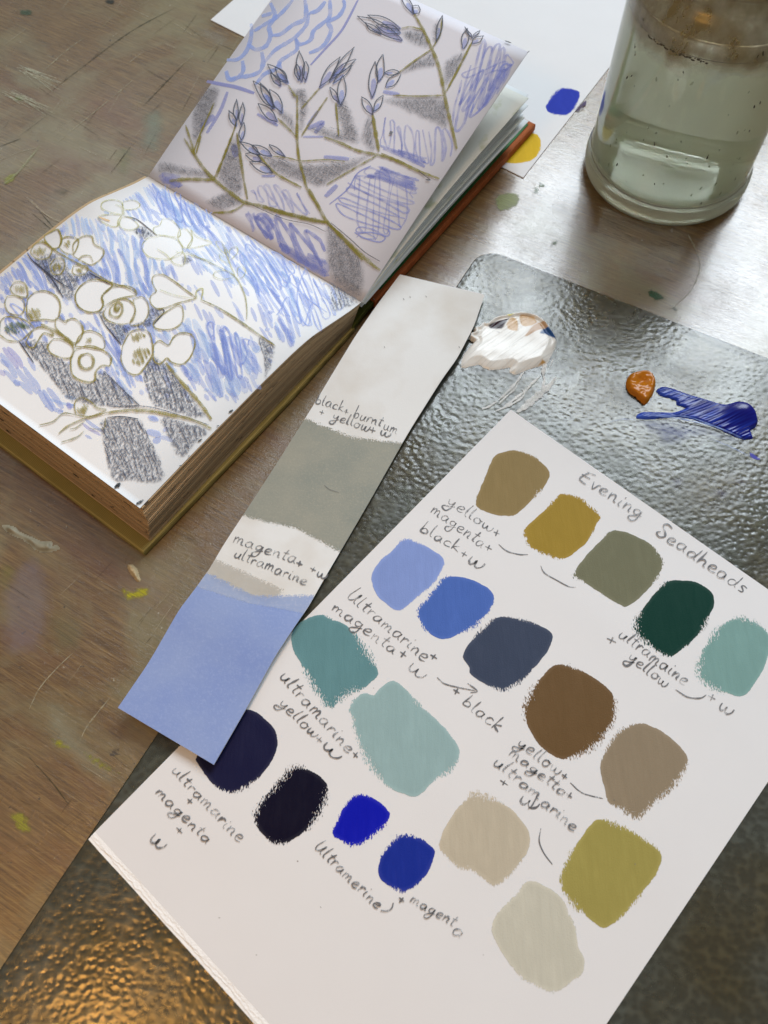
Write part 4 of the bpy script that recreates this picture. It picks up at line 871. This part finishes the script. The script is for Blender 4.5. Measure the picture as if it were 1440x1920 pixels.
hatch(mb, [(285, 342), (660, 560), (640, 600), (560, 690), (440, 760), (260, 740), (120, 680), (0, 590), (0, 520)], fl, 60, 17, 7, blues((BL3, BL1), .32), Bz, exc+[np.array([(560, 600), (690, 540), (600, 680), (500, 720), (520, 640)])], (20, 55), .8, 5, .8)
for pl, an in (([(560, 500), (655, 560), (600, 620), (520, 590)], 68), ([(470, 450), (560, 500), (520, 560), (440, 500)], 58), ([(300, 345), (400, 400), (370, 430), (290, 400)], 75), ([(390, 600), (470, 640), (450, 720), (400, 700)], 80), ([(20, 560), (60, 600), (60, 660), (10, 620)], 50)):
    scribble(mb, pl, fl, an, 9, 3.5, blues((BL3, BL1), .5), Bz)
for zz in ([(1080, 850), (1000, 1080), (1040, 1300), (1100, 1150), (1180, 1220)], [(800, 900), (860, 980), (920, 1040), (960, 950), (1040, 1090), (1200, 1210)], [(900, 870), (950, 1000), (1010, 1060), (1080, 1180), (1070, 1300), (980, 1200)], [(640, 880), (720, 990), (740, 1100)], [(1110, 1000), (1160, 1080), (1230, 1150)]):
    ribbon(mb, z5(zz), fl, 3.2, c_(BL1, .45), nxt(Bz), .5)
mb.build("marker_strokes", MARK, pageL, label="light blue marker strokes around the flowers", kind='stuff')
mb = MB()
SHL = pencil_mat('graphite_shading', .26, 1150, .8); SHR = pencil_mat('soft_graphite_shading', .40, 1500, 3.2)
for i, sp_ in enumerate(shade):
    patch("graphite_patch", sp_, fl, SHL, pageL, .00034+.000004*i, .0012, .0006, label="graphite shading", col=(.15, .165, .22, .43 if i < 11 else .32))
    hatch(mb, sp_, fl, random.choice([60, 66, 72]), 5.4, 1.5, [(.09, .10, .15, a) for a in (.5, .62, .75)], .00036, exc[10:] if i > 3 else (), (14, 50), .15, 3, .6)
for p in ([(185, 560), (220, 610), (260, 640), (380, 740), (460, 790)], [(230, 620), (340, 720), (430, 860)], [(390, 400), (420, 460), (400, 520)], [(840, 310), (920, 330), (1000, 390), (1060, 440)], [(700, 1030), (820, 1180)], [(600, 690), (740, 770)], [(130, 1155), (230, 1300)], [(1060, 935), (1110, 950), (1040, 1040)]):
    ribbon(mb, z7(p), fl, 2.2, (.05, .05, .07, .9), nxt(.00036), .6)
ribbon(mb, zb([(660, 535), (750, 530), (850, 545)]), fl, 2, (.05, .05, .07, .9), nxt(.00036)); ribbon(mb, zb([(680, 470), (860, 465), (1000, 490), (1280, 580)]), fl, 2, (.1, .1, .12, .7), nxt(.00036)); ribbon(mb, zb([(640, 250), (750, 360), (860, 465)]), fl, 1.8, (.1, .1, .12, .7), nxt(.00036))
for p in ([(700, 970), (712, 975)], ): pass
for p, wd in (([(838, 1065), (860, 1055), (882, 1042)], 5), ([(705, 965), (725, 950), (740, 940)], 7), ([(712, 950), (735, 962)], 4), ([(1405, 505), (1430, 490)], 5), ([(1330, 590), (1345, 585)], 4), ([(1215, 685), (1240, 668)], 3), ([(1155, 775), (1165, 768)], 3), ([(1100, 835), (1112, 828)], 3)):
    ribbon(mb, zb(p), fl, wd, (.02, .025, .03, 1.), nxt(.00040), .5, wob=.6)
mb.build("graphite_lines", GRA, pageL, label="graphite pencil hatching and lines", kind='stuff')
mb = MB()
def ol(pts, wd, col=OL, closed=False, f=fl):
    for k in range(2):
        q = [(x+random.uniform(-.8, .8), y+random.uniform(-.8, .8)) for x, y in pts]
        if closed: q = q+[q[0]]
        ribbon(mb, crom(q, 3), f, wd*random.uniform(.55, .8), c_(col, col[3]*random.uniform(.6, .85)), nxt(.0004), .5, wob=.5)
def fillp(poly, wd, col, an=60, f=fl): hatch(mb, poly, f, an, wd*.75, wd, [c_(col, a) for a in (.6, .75, .85)], .00042, (), (15, 40), .1, 2, .4)
for p in fl1: ol(p, 3.2, OLL if p is not fl1[2] else OLL, True)
for p in fl2: ol(p, 2.8, OLL, True)
for p in fl3: ol(p, 4.3, OL, True)
ol(fl3[6], 3.5, OL, True)
for p in fl4: ol(p, 6, OL, True)
for p, wd, cc in (([(280, 470), (400, 560), (560, 650), (680, 720), (760, 765), (850, 790), (920, 830)], 4.5, OL), ([(280, 1040), (380, 1090), (470, 1150), (500, 1190)], 8, OL), ([(780, 900), (745, 930), (750, 980), (800, 990), (830, 950), (820, 905), (790, 895), (775, 930), (790, 955), (810, 930)], 6, OL),
                  ([(590, 1235), (545, 1260), (540, 1310), (570, 1340), (620, 1330), (635, 1290), (620, 1250), (590, 1235)], 8, OL), ([(1080, 805), (1180, 845), (1320, 870)], 3, OLL), ([(1330, 870), (1325, 820), (1370, 800), (1360, 880)], 4, OLL), ([(530, 610), (560, 580), (610, 580), (630, 620)], 4, OL),
                  ([(1240, 560), (1330, 590), (1440, 620)], 3, OLL), ([(1060, 530), (1120, 570), (1150, 600)], 3, OLL), ([(780, 235), (820, 250), (830, 300)], 3, OLL), ([(1190, 545), (1210, 560)], 3, OLL), ([(400, 980), (420, 1010), (450, 1035), (460, 1005)], 3, OL)):
    ol(z7(p), wd, cc)
ol(z5([(240, 790), (350, 850), (480, 910), (580, 970), (640, 1080), (660, 1180), (660, 1260)]), 3.4, c_(rgb(160, 156, 76), .85))
ol(z5([(580, 970), (540, 870), (490, 740)]), 3, OLL)
for p in ([(490, 740), (450, 740), (490, 800), (530, 810), (500, 750)], [(540, 850), (545, 790), (590, 770), (600, 810), (550, 860)], [(540, 880), (490, 860), (475, 820), (510, 840)], [(580, 970), (500, 990), (440, 970), (450, 940), (520, 935), (570, 960)], [(600, 970), (595, 920), (620, 900), (650, 930), (640, 970), (610, 985)]): ol(z5(p), 2.4, OLL)
ol(z5([(360, 1130), (480, 1190), (620, 1280), (740, 1360), (840, 1430)]), 6, c_(rgb(150, 142, 66), .95)); ol(zb([(980, -10), (860, 0), (960, 80), (1020, 200)]), 1, OLL) if False else None
ol(Z(300, 350, .29167, [(650, 965), (700, 1000), (745, 1030)]), 4.5, OL)
ol(zb([(1020, 200), (1080, 280), (1160, 370), (1230, 450), (1300, 550)]), 9, OL); ol(zb([(650, 510), (760, 495), (900, 495), (1050, 520), (1180, 550), (1300, 605)]), 10, OL)
ol(zb([(650, 510), (520, 545), (420, 590), (360, 635)]), 6, OL)
for p in ([(240, 585), (330, 560), (390, 510), (460, 520)], [(650, 540), (640, 600), (590, 610), (545, 600)], [(520, 560), (470, 600), (430, 610)], [(520, 620), (470, 660), (375, 690)]): ol(zb(p), 4.5, c_(rgb(150, 142, 80), .85))
def circ(cx, cy, r, n=10): return [(cx+r*math.cos(i*2*math.pi/n), cy+r*math.sin(i*2*math.pi/n)) for i in range(n)]
fillp(zb(circ(510, 490, 42)), 4, OL); fillp(z7([(190, 930), (280, 930), (280, 1020), (200, 1020)]), 4, OL); fillp(z7(circ(600, 1150, 28)), 4, OL); fillp(z7([(90, 770), (160, 765), (180, 840), (110, 835)]), 4, OL, 80)
fillp(z7([(225, 545), (260, 510), (320, 520), (310, 580), (250, 590)]), 3.5, OL, 75); fillp(z7([(415, 520), (440, 470), (490, 465), (470, 530)]), 3.5, OL); fillp(z7([(350, 650), (380, 615), (420, 620), (410, 680), (365, 690)]), 3.5, OL, 80)
fillp(z7([(505, 650), (570, 650), (570, 690), (520, 700)]), 3.5, OL); fillp(z7([(870, 1110), (940, 1085), (990, 1110), (980, 1150), (900, 1165)]), 4, OL); fillp(z7([(890, 1240), (930, 1180), (1000, 1200), (1030, 1230), (960, 1330), (900, 1310)]), 4, OL, 70)
fillp(z7([(25, 1050), (90, 1010), (180, 1030), (230, 1060), (150, 1090), (100, 1120), (50, 1110)]), 4, c_(rgb(84, 104, 56), 1), 70); fillp(z7(circ(790, 935, 30)), 3, OL)
fillp(z7([(1120, 1180), (1050, 1160), (1060, 1260), (1020, 1290)]), 3, OL) if False else None
ribbon(mb, z7([(670, 318), (745, 345)]), fl, 4, c_(rgb(222, 170, 40), .8), nxt(.00045))
mb.build("olive_pencil_lines", OLV, pageL, label="olive green pencil flower outlines", kind='stuff')

# --- right page
leafs = [(z2, 650, 570, 510, 440, 60), (z2, 640, 560, 560, 460, 50), (z2, 600, 590, 530, 500, 45), (z2, 740, 560, 722, 352, 50), (z2, 720, 550, 705, 430, 40), (z2, 765, 560, 770, 420, 40), (z2, 860, 600, 1000, 390, 60), (z2, 930, 560, 1095, 325, 45), (z2, 950, 520, 1105, 410, 45), (z2, 950, 570, 1085, 450, 35),
 (z2, 1000, 720, 1020, 520, 60), (z2, 990, 700, 930, 600, 40), (z2, 560, 740, 415, 555, 62), (z2, 550, 740, 460, 565, 50), (z2, 610, 770, 525, 610, 60), (z2, 575, 830, 445, 705, 60), (z2, 300, 860, 250, 755, 42), (z2, 300, 820, 300, 680, 36), (z2, 330, 850, 345, 700, 34), (z2, 330, 960, 355, 830, 40),
 (z2, 460, 1050, 320, 960, 50), (z2, 540, 1060, 400, 985, 50), (z2, 470, 1090, 360, 1045, 50), (z2, 545, 1170, 390, 1100, 62), (z2, 630, 1065, 520, 985, 34), (z2, 1215, 670, 1235, 420, 62), (z2, 1260, 560, 1285, 375, 55), (z2, 1220, 780, 1145, 660, 52), (z2, 1225, 760, 1290, 650, 46),
 (z3, 300, 595, 400, 500, 60), (z3, 290, 500, 392, 492, 34), (z3, 410, 280, 110, 112, 75), (z3, 400, 200, 175, 110, 62), (z3, 400, 230, 235, 175, 62), (z3, 270, 240, 160, 160, 34), (z3, 490, 100, 400, -40, 50), (z3, 490, 100, 520, 40, 60), (z3, 640, 290, 680, 110, 34), (z3, 820, 335, 850, 195, 50), (z3, 880, 300, 960, 250, 44), (z3, 885, 265, 832, 190, 16), (z3, 885, 255, 935, 215, 18)]
mb = MB(); PB = .00003; VB = rgb(140, 148, 214)
fish = ([(235, 405), (310, 400), (370, 340), (400, 240), (400, 160)], [(380, 300), (430, 335), (500, 310), (530, 240), (520, 180), (560, 110), (530, 20)], [(340, 410), (345, 480), (300, 530), (250, 535), (230, 480)], [(250, 535), (330, 520), (400, 510), (460, 480), (480, 420), (470, 350)],
 [(540, 240), (600, 230), (680, 170), (760, 130), (770, 60), (760, 0)], [(490, 420), (560, 340), (640, 290), (700, 250), (770, 170), (790, 90)], [(420, 210), (500, 160), (580, 110), (640, 50), (680, 0)], [(700, 260), (730, 300), (800, 270), (820, 210), (880, 160), (930, 110), (930, 0)], [(600, 470), (590, 420), (660, 370), (710, 330), (700, 260)],
 [(790, 360), (860, 330), (910, 280), (940, 200), (920, 150), (990, 110), (1030, 40), (1020, 0)], [(430, 570), (490, 500), (560, 470), (600, 420)], [(470, 110), (540, 90)], [(790, 90), (850, 70), (900, 10)])
for p in fish: ribbon(mb, z2(p), fr, 8.5, c_(BL1, .62), nxt(PB), .4, wob=.35)
ribbon(mb, z2([(800, 440), (900, 330), (1000, 220), (1060, 120), (1120, 0)]), fr, 5, c_(VB, .6), nxt(PB)); ribbon(mb, z2([(100, 550), (200, 570), (300, 590), (420, 630)]), fr, 7, c_(VB, .65), nxt(PB)); ribbon(mb, z2([(240, 620), (190, 750), (100, 900)]), fr, 7, c_(VB, .5), nxt(PB)); ribbon(mb, z2([(150, 780), (60, 860)]), fr, 12, c_(VB, .45), nxt(PB))
V_ = lambda a: [c_(VB, a*x) for x in (.7, .85, 1.)]
scribble(mb, z3([(740, 850), (760, 640), (850, 540), (920, 300), (1090, 310), (1160, 430), (1040, 600), (930, 740), (800, 890)]), fr, 104, 7.7, 4.7, V_(0.52), PB, .5)
scribble(mb, z3([(740, 700), (820, 540), (1090, 400), (1150, 440), (1000, 650), (880, 800)]), fr, 118, 9.4, 5.3, V_(0.49), PB, .5)
scribble(mb, z3([(810, 500), (1150, 400), (1110, 470), (830, 560)]), fr, -22, 9.4, 3.5, V_(0.46), PB, .5)
scribble(mb, z3([(1000, 560), (1100, 450), (1160, 430), (1080, 590), (960, 740)]), fr, 122, 5.1, 7.1, V_(0.49), PB, .5)
scribble(mb, z3([(280, 780), (400, 850), (740, 880), (740, 1080), (600, 1120), (400, 1050), (270, 990)]), fr, 86, 8.5, 3.7, V_(0.49), PB, .5)
scribble(mb, z3([(270, 980), (420, 1020), (580, 1070), (570, 1130), (400, 1070), (270, 1010)]), fr, 24, 4.3, 7.1, V_(0.49), PB, .5)
scribble(mb, z6([(280, 680), (440, 480), (640, 390), (900, 500), (820, 700), (790, 780), (640, 900), (470, 880), (450, 760)]), fr, 22, 9.4, 4.0, V_(0.48), PB, .5)
scribble(mb, z6([(440, 480), (640, 400), (860, 560), (800, 760), (640, 900), (480, 870)]), fr, 92, 11.9, 3.5, V_(0.48), PB, .5)
scribble(mb, z6([(400, 560), (620, 400), (880, 500), (860, 570), (640, 480), (500, 480)]), fr, 20, 5.1, 7.1, V_(0.46), PB, .5)
ribbon(mb, z6([(280, 660), (400, 560), (470, 450), (560, 400)]), fr, 3, c_(VB, .6), nxt(PB)); ribbon(mb, z6([(450, 850), (520, 890), (620, 915), (655, 880), (560, 850), (460, 860)]), fr, 3, c_(VB, .6), nxt(PB))
scribble(mb, z5([(680, 390), (780, 340), (1000, 400), (1100, 560), (880, 520), (740, 450)]), fr, 62, 7.7, 4.7, V_(0.46), PB, .5)
scribble(mb, z5([(640, 520), (860, 560), (1080, 660), (1170, 760), (1200, 960), (1000, 830), (680, 640)]), fr, 62, 11.0, 6.5, V_(0.52), PB, .5)
scribble(mb, z5([(640, 540), (840, 580), (830, 730), (700, 640)]), fr, 60, 6.0, 7.1, V_(0.49), PB, .5)
scribble(mb, z5([(880, 760), (1200, 870), (1210, 980), (900, 800)]), fr, 30, 5.1, 8.2, V_(0.57), PB, .5)
scribble(mb, z5([(60, 280), (240, 300), (130, 330), (250, 360), (140, 360)]), fr, 8, 4.3, 9.4, V_(0.41), PB, .5)
for zf_, x0, y0, x1, y1, wd in leafs[::1]:
    if random.random() < .93:
        a = np.array((x0, y0), float); b = np.array((x1, y1), float); m_ = a+(b-a)*.55; ribbon(mb, zf_([tuple(a), tuple((a+m_)/2+np.array([4, -3])), tuple(m_)]), fr, wd*.16, c_(BL3 if random.random() < .5 else VB, .42), nxt(PB), .5)
for p, wd in (([(780, 870), (880, 830), (830, 900)], 10), ([(890, 1060), (1060, 1075)], 8), ([(900, 1330), (980, 1250)], 10), ([(560, 1190), (470, 1190)], 5), ([(440, 770), (580, 850)], 6), ([(750, 925), (890, 925)], 4), ([(1290, 620), (1400, 640)], 8), ([(850, 750), (780, 850)], 7), ([(280, 980), (300, 1060)], 12)): ribbon(mb, z2(p), fr, wd, c_(VB, .5), nxt(PB))
mb.build("marker_strokes", MARK, pageR, label="violet blue marker scales and scribbles", kind='stuff')
mb = MB()
shr = [z2(p) for p in ([(560, 740), (680, 780), (710, 930), (640, 860)], [(640, 600), (710, 600), (770, 600), (790, 720), (720, 720)], [(780, 870), (880, 850), (1000, 880), (960, 720), (1040, 680), (1140, 960), (1000, 960), (880, 930)], [(1170, 800), (1220, 790), (1240, 1030), (1140, 960)], [(470, 1040), (740, 1100), (900, 1095), (1040, 1080), (1220, 1050), (900, 1260), (780, 1250), (560, 1170)],
 [(250, 960), (330, 940), (340, 1330), (170, 1210)], [(80, 590), (190, 600), (150, 760), (20, 1000), (0, 960), (0, 750)], [(90, 1360), (240, 1290), (350, 1370), (200, 1430), (120, 1400)], [(720, 700), (790, 740), (740, 900), (715, 880)])]
shr += [z3(p) for p in ([(400, 210), (560, 210), (610, 320), (560, 330), (440, 280)], [(620, 320), (610, 200), (660, 120), (670, 260)], [(390, 500), (600, 350), (640, 450), (560, 470)], [(700, 600), (690, 430), (820, 350), (840, 400)], [(290, 670), (690, 660), (720, 870), (600, 830), (400, 740)])]
shr += [z5(p) for p in ([(60, 230), (90, 190), (400, 260), (420, 310), (60, 270)], [(1200, 615), (1440, 870), (1420, 1110), (1220, 975)])]
for i, sp_ in enumerate(shr):
    patch("graphite_patch", sp_, fr, SHR, pageR, .00034+.000004*i, .0012, .0006, label="graphite shading", col=(.15, .145, .16, .47 if i < 15 else .5))
    hatch(mb, sp_, fr, random.choice([55, 110, 30]) if i < len(shr)-1 else 78, 7, 1.2, [(.12, .12, .14, a) for a in (.4, .5, .6)], .00040, (), (10, 30), .3, 3, .8)
def leaf(zf_, x0, y0, x1, y1, wd):
    a = np.array((x0, y0), float); b = np.array((x1, y1), float); n_ = np.array([-(b-a)[1], (b-a)[0]]); n_ /= np.linalg.norm(n_)
    for sg in (-1, 1):
        pts = [a, a+(b-a)*.3+n_*sg*wd*.42, a+(b-a)*.65+n_*sg*wd*.42, b]
        ribbon(mb, zf_([tuple(p+np.array([random.uniform(-4, 4), random.uniform(-4, 4)])) for p in pts]), fr, 1.9, (.06, .065, .09, .95), nxt(.0006), .4)
for L in leafs: leaf(*L)
for p in ([(1105, 283), (1145, 298)], [(1268, 352), (1255, 365)], [(570, 1220), (600, 1222)]): ribbon(mb, z3(p), fr, 2.4, (.05, .05, .06, .95), nxt(.0006))
ribbon(mb, z3([(520, 1160), (600, 1220)]), fr, 1.6, (.1, .08, .08, .8), nxt(.0006)); ribbon(mb, z6([(290, 790), (420, 900), (520, 990), (620, 1050)]), fr, 1.6, (.1, .08, .08, .8), nxt(.0006))
ribbon(mb, z6([(330, 200), (332, 205)]), fr, 6, (.1, .1, .1, .9), nxt(.0006)); ribbon(mb, z3([(325, 900), (345, 905)]), fr, 7, (.15, .15, .16, .95), nxt(.0006), .2)
ribbon(mb, z5([(650, 470), (900, 580), (1080, 620), (1190, 670)]), fr, 1.3, (.1, .08, .08, .7), nxt(.0006))
mb.build("graphite_lines", GRA, pageR, label="graphite pencil seed head outlines", kind='stuff')
mb = MB()
OR = c_(rgb(148, 138, 56), 1.)
for zf_, p, wd in ((z5, [(235, 40), (300, 140), (370, 240), (440, 320), (530, 390), (640, 465), (760, 495), (900, 540), (1050, 575), (1190, 605)], 6), (z5, [(760, 495), (900, 540), (1050, 578), (1190, 605)], 8), (z5, [(350, 20), (315, 140)], 4), (z5, [(440, 310), (500, 170), (565, 0)], 4.5), (z5, [(590, 0), (620, 200), (640, 330), (660, 450)], 5),
                   (z5, [(135, 325), (250, 315), (430, 320)], 7), (z5, [(430, 540), (550, 530), (640, 480)], 5), (z2, [(710, 650), (710, 800), (710, 930), (720, 1060), (750, 1180), (780, 1280), (850, 1400)], 5.5), (z5, [(1080, 380), (1130, 470), (1200, 600), (1300, 700), (1440, 860)], 6), (z6, [(260, 780), (400, 920), (560, 1060), (620, 1110)], 6.5),
                   (z2, [(545, 1060), (640, 1070), (740, 1090), (900, 1085), (1030, 1095)], 3.5), (z2, [(710, 930), (650, 870), (580, 800)], 4), (z2, [(740, 920), (820, 800), (915, 660)], 5), (z2, [(740, 740), (860, 600)], 4), (z2, [(890, 930), (1000, 970), (1120, 1020), (1280, 1055), (1440, 1110)], 5), (z3, [(270, 1040), (400, 1100), (520, 1160), (660, 1210)], 5.5),
                   (z2, [(1220, 770), (1240, 900), (1260, 1030)], 7), (z2, [(990, 920), (970, 700)], 4), (z2, [(450, 1050), (560, 1170), (740, 1270)], 5), (z2, [(1240, 1060), (1100, 1140), (910, 1250)], 4), (z3, [(490, 100), (550, 200), (610, 330), (660, 460), (690, 600), (710, 720), (750, 880), (780, 1010)], 6), (z3, [(620, 320), (670, 230), (680, 130)], 3.5),
                   (z3, [(400, 195), (470, 188), (550, 205)], 3.5), (z3, [(610, 340), (500, 410), (385, 495)], 4), (z3, [(350, 645), (500, 655), (690, 650)], 3.5), (z3, [(710, 620), (800, 450), (880, 290)], 5), (z2, [(300, 820), (280, 900), (170, 1200)], 4), (z2, [(150, 700), (60, 900), (10, 1040)], 3.5), (z2, [(-40, 850), (0, 980), (20, 1050)], 5), (z2, [(650, 580), (700, 660)], 4)):
    ol(zf_(p), wd*1.3, OR, f=fr)
mb.build("olive_pencil_lines", OLV, pageR, label="olive green pencil stems", kind='stuff')

# ================================================================== JAR
JC = np.array([.1645, .398]); jar = thing("glass_jar", "clear glass jar of murky brush water with a brown stained rim", "jar", (JC[0], JC[1], 0))
def lathe(prof, n=96):
    V = []; F = []; m_ = len(prof)
    for i in range(n):
        a = 2*math.pi*i/n
        for r, z in prof: V.append([JC[0]+r*math.cos(a), JC[1]+r*math.sin(a), z])
    for i in range(n):
        for k in range(m_-1):
            a = i*m_+k; b = ((i+1) % n)*m_+k; F.append((a, b, b+1, a+1))
    return V, F
def lob(name, prof, mat, parent=jar, **k):
    V, F = lathe(prof); ob = mesh(name, V, F, mat, parent, smooth=True, **k)
    bm = bmesh.new(); bm.from_mesh(ob.data); bmesh.ops.remove_doubles(bm, verts=bm.verts, dist=1e-6); bmesh.ops.recalc_face_normals(bm, faces=bm.faces); bm.to_mesh(ob.data); bm.free(); return ob
s = NT("jar_glass", .02, .5); s.set('IOR', 1.47); s.set('Transmission Weight', 1.0); o = s.obj()
z = s.n('ShaderNodeSeparateXYZ', i_0=o).outputs[2]
zn = s.math('MULTIPLY_ADD', s.noise(o, 60, 4), .02, z)
grime = s.math('MULTIPLY', s.range(zn, .099, .108), s.range(s.noise(s.map(o, (1, 1, .6)), 55, 5, .65), .30, .62, .25, .95))
low = s.range(z, .020, .008, 0, 1); s.set('Base Color', s.mix(low, s.mix(grime, (.97, .99, .97, 1), rgb(150, 128, 66)), rgb(232, 240, 226))); s.set('Roughness', s.range(grime, 0, 1, .04, .3)); s.set('Transmission Weight', s.math('SUBTRACT', s.range(grime, 0, 1, 1., .55), s.math('MULTIPLY', low, .45)))  # heel tinted pale and cloudy to imitate bright refraction in the clear base
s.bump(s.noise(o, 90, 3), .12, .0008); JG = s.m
outp = [(0, .0016), (.031, .0012), (.040, .0002), (.0442, .0014), (.0462, .0045), (.0465, .009), (.0460, .0130), (.0447, .0165), (.0445, .030), (.0445, .080), (.0444, .098), (.0436, .1055), (.0415, .1115), (.0390, .1150), (.0382, .1175), (.0382, .122), (.0396, .1235), (.0396, .1255), (.0382, .1270), (.0382, .1310), (.0396, .1325), (.0396, .1345), (.0382, .1360), (.0382, .141), (.0388, .143), (.0372, .144)]
inp = [(.0360, .143), (.0360, .1175), (.0372, .1135), (.0398, .1090), (.0416, .1040), (.0422, .098), (.0422, .020), (.0417, .0125), (.037, .0090), (.028, .0080), (0, .0080)]
def smooth_prof(p, n=4):
    q = np.array(p, float); out = []
    for i in range(len(q)-1):
        a = q[max(i-1, 0)]; b = q[i]; c = q[i+1]; d = q[min(i+2, len(q)-1)]
        for k in range(n):
            t = k/n; out.append(.5*((2*b)+(-a+c)*t+(2*a-5*b+4*c-d)*t*t+(-a+3*b-3*c+d)*t**3))
    out.append(q[-1]); out = np.array(out); out[:, 0] = np.maximum(out[:, 0], 0); return out
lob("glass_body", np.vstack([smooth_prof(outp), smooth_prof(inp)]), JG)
s = NT("murky_water", .02, .5); o = s.obj(); s.set('IOR', 1.33); s.set('Transmission Weight', 1.0); s.set('Base Color', (.96, .98, .93, 1))
vs_ = s.n('ShaderNodeVolumeScatter', i_Density=19.0, i_Anisotropy=.35); vs_.inputs['Color'].default_value = (.96, .965, .80, 1)
va_ = s.n('ShaderNodeVolumeAbsorption', i_Density=9.0); va_.inputs['Color'].default_value = (.88, .84, .46, 1); vs_ = s.n('ShaderNodeAddShader', i_0=vs_.outputs[0], i_1=va_.outputs[0])
s.t.links.new(vs_.outputs[0], s.t.nodes['Material Output'].inputs['Volume']); WATER = s.m
wl_ = .0985
lob("water", smooth_prof([(0, .00798), (.028, .00798), (.037, .00898), (.04185, .0125), (.04235, .020), (.04235, .090), (.0423, wl_-.001), (.0412, wl_-.0005), (.039, wl_-.0012), (0, wl_-.0014)], 3), WATER)
# droplets and specks clinging to the inner wall
s = NT("droplet", .03, .5); s.set('Transmission Weight', .9); s.set('IOR', 1.33); s.set('Base Color', rgb(200, 205, 190)); DR = s.m
s = NT("paint_speck", .6, .3); s.set('Base Color', rgb(84, 80, 70)); SPK = s.m
def ell(mb, c, nrm, a, b, h, tilt=0):
    nrm = np.array(nrm, float); u = np.cross([0, 0, 1.], nrm); u /= np.linalg.norm(u); v = np.cross(nrm, u); V = []; F = []
    u2 = u*math.cos(tilt)+v*math.sin(tilt); v2 = -u*math.sin(tilt)+v*math.cos(tilt)
    for k in range(4):
        ph = k/3*math.pi/2
        for i in range(12):
            th = i*math.pi/6; V.append(c+u2*a*math.cos(th)*math.cos(ph)+v2*b*math.sin(th)*math.cos(ph)+nrm*h*math.sin(ph))
    for k in range(3): F += [(k*12+i, k*12+(i+1) % 12, (k+1)*12+(i+1) % 12, (k+1)*12+i) for i in range(12)]
    mb.add(V, F)
md, ms = MB(), MB()
for k in range(90):
    a = random.uniform(math.radians(-165), math.radians(-25)); zz = random.uniform(.016, .098) if k < 70 else random.uniform(.095, .104); r = .0446
    nr = np.array([math.cos(a), math.sin(a), 0]); c = np.array([JC[0], JC[1], zz])+nr*r; s1 = random.uniform(.0003, .0009)
    ell(md if k % 4 else ms, c, nr, s1*(.7 if k % 4 else .5), s1*random.uniform(.8, 1.7), s1*.25, random.uniform(-.5, .5))
for k in range(26):
    a = math.radians(-150+k*1.6+random.uniform(-.6, .6)); zz = .0975+random.uniform(-.0006, .0006)
    nr = np.array([math.cos(a), math.sin(a), 0]); ell(ms, np.array([JC[0], JC[1], zz])+nr*.0445, nr, random.uniform(.0003, .0012), random.uniform(.0002, .0006), .0003)
md.build("water_droplets", DR, jar, kind='stuff', smooth=True); ms.build("dried_paint_specks", SPK, jar, kind='stuff', smooth=True)

# ================================================================== CRUMBS
s = NT("cream_flake", .7, .3); s.set('Base Color', s.mix(s.noise(s.obj(), 700, 4), rgb(206, 190, 156), rgb(160, 142, 106))); CF = s.m
zc = lambda p: Z(0, 980, .29167, p)
c0 = P(250, 1076, 0)
ch = thing("cream_crumb", "cream pointed crumb on the table below the book corner", "crumb", tuple(c0))
patch("flake", zc([(825, 275), (850, 272), (878, 300), (892, 345), (900, 375), (885, 378), (860, 345), (835, 315)]), f0, CF, ch, .0001, .0004, .0001, hf=lambda X, Y, D: np.where(D > 0, np.clip(D/.0008, 0, 1)**.5*(.0016+.0006*nz(X, Y, 900)), 0))
s = NT("grey_paint_skin", .5, .4); s.set('Base Color', s.mix(s.noise(s.obj(), 500, 4), rgb(150, 146, 126), rgb(120, 116, 98))); GS = s.m
fk = thing("peeling_paint_flake", "grey peeling skin of dried paint left of the book corner", "paint flake", tuple(P(80, 1025, 0)))
patch("flake", zc([(20, 20), (80, 30), (130, 70), (200, 100), (260, 125), (330, 130), (330, 160), (360, 150), (380, 165), (340, 180), (310, 185), (250, 180), (180, 120), (110, 85), (60, 60)]), f0, GS, fk, .0001, .0006, .0002, hf=lambda X, Y, D: np.where(D > 0, np.clip(D/.001, 0, 1)*(.0010+.0012*nz(X, Y, 320)), 0))
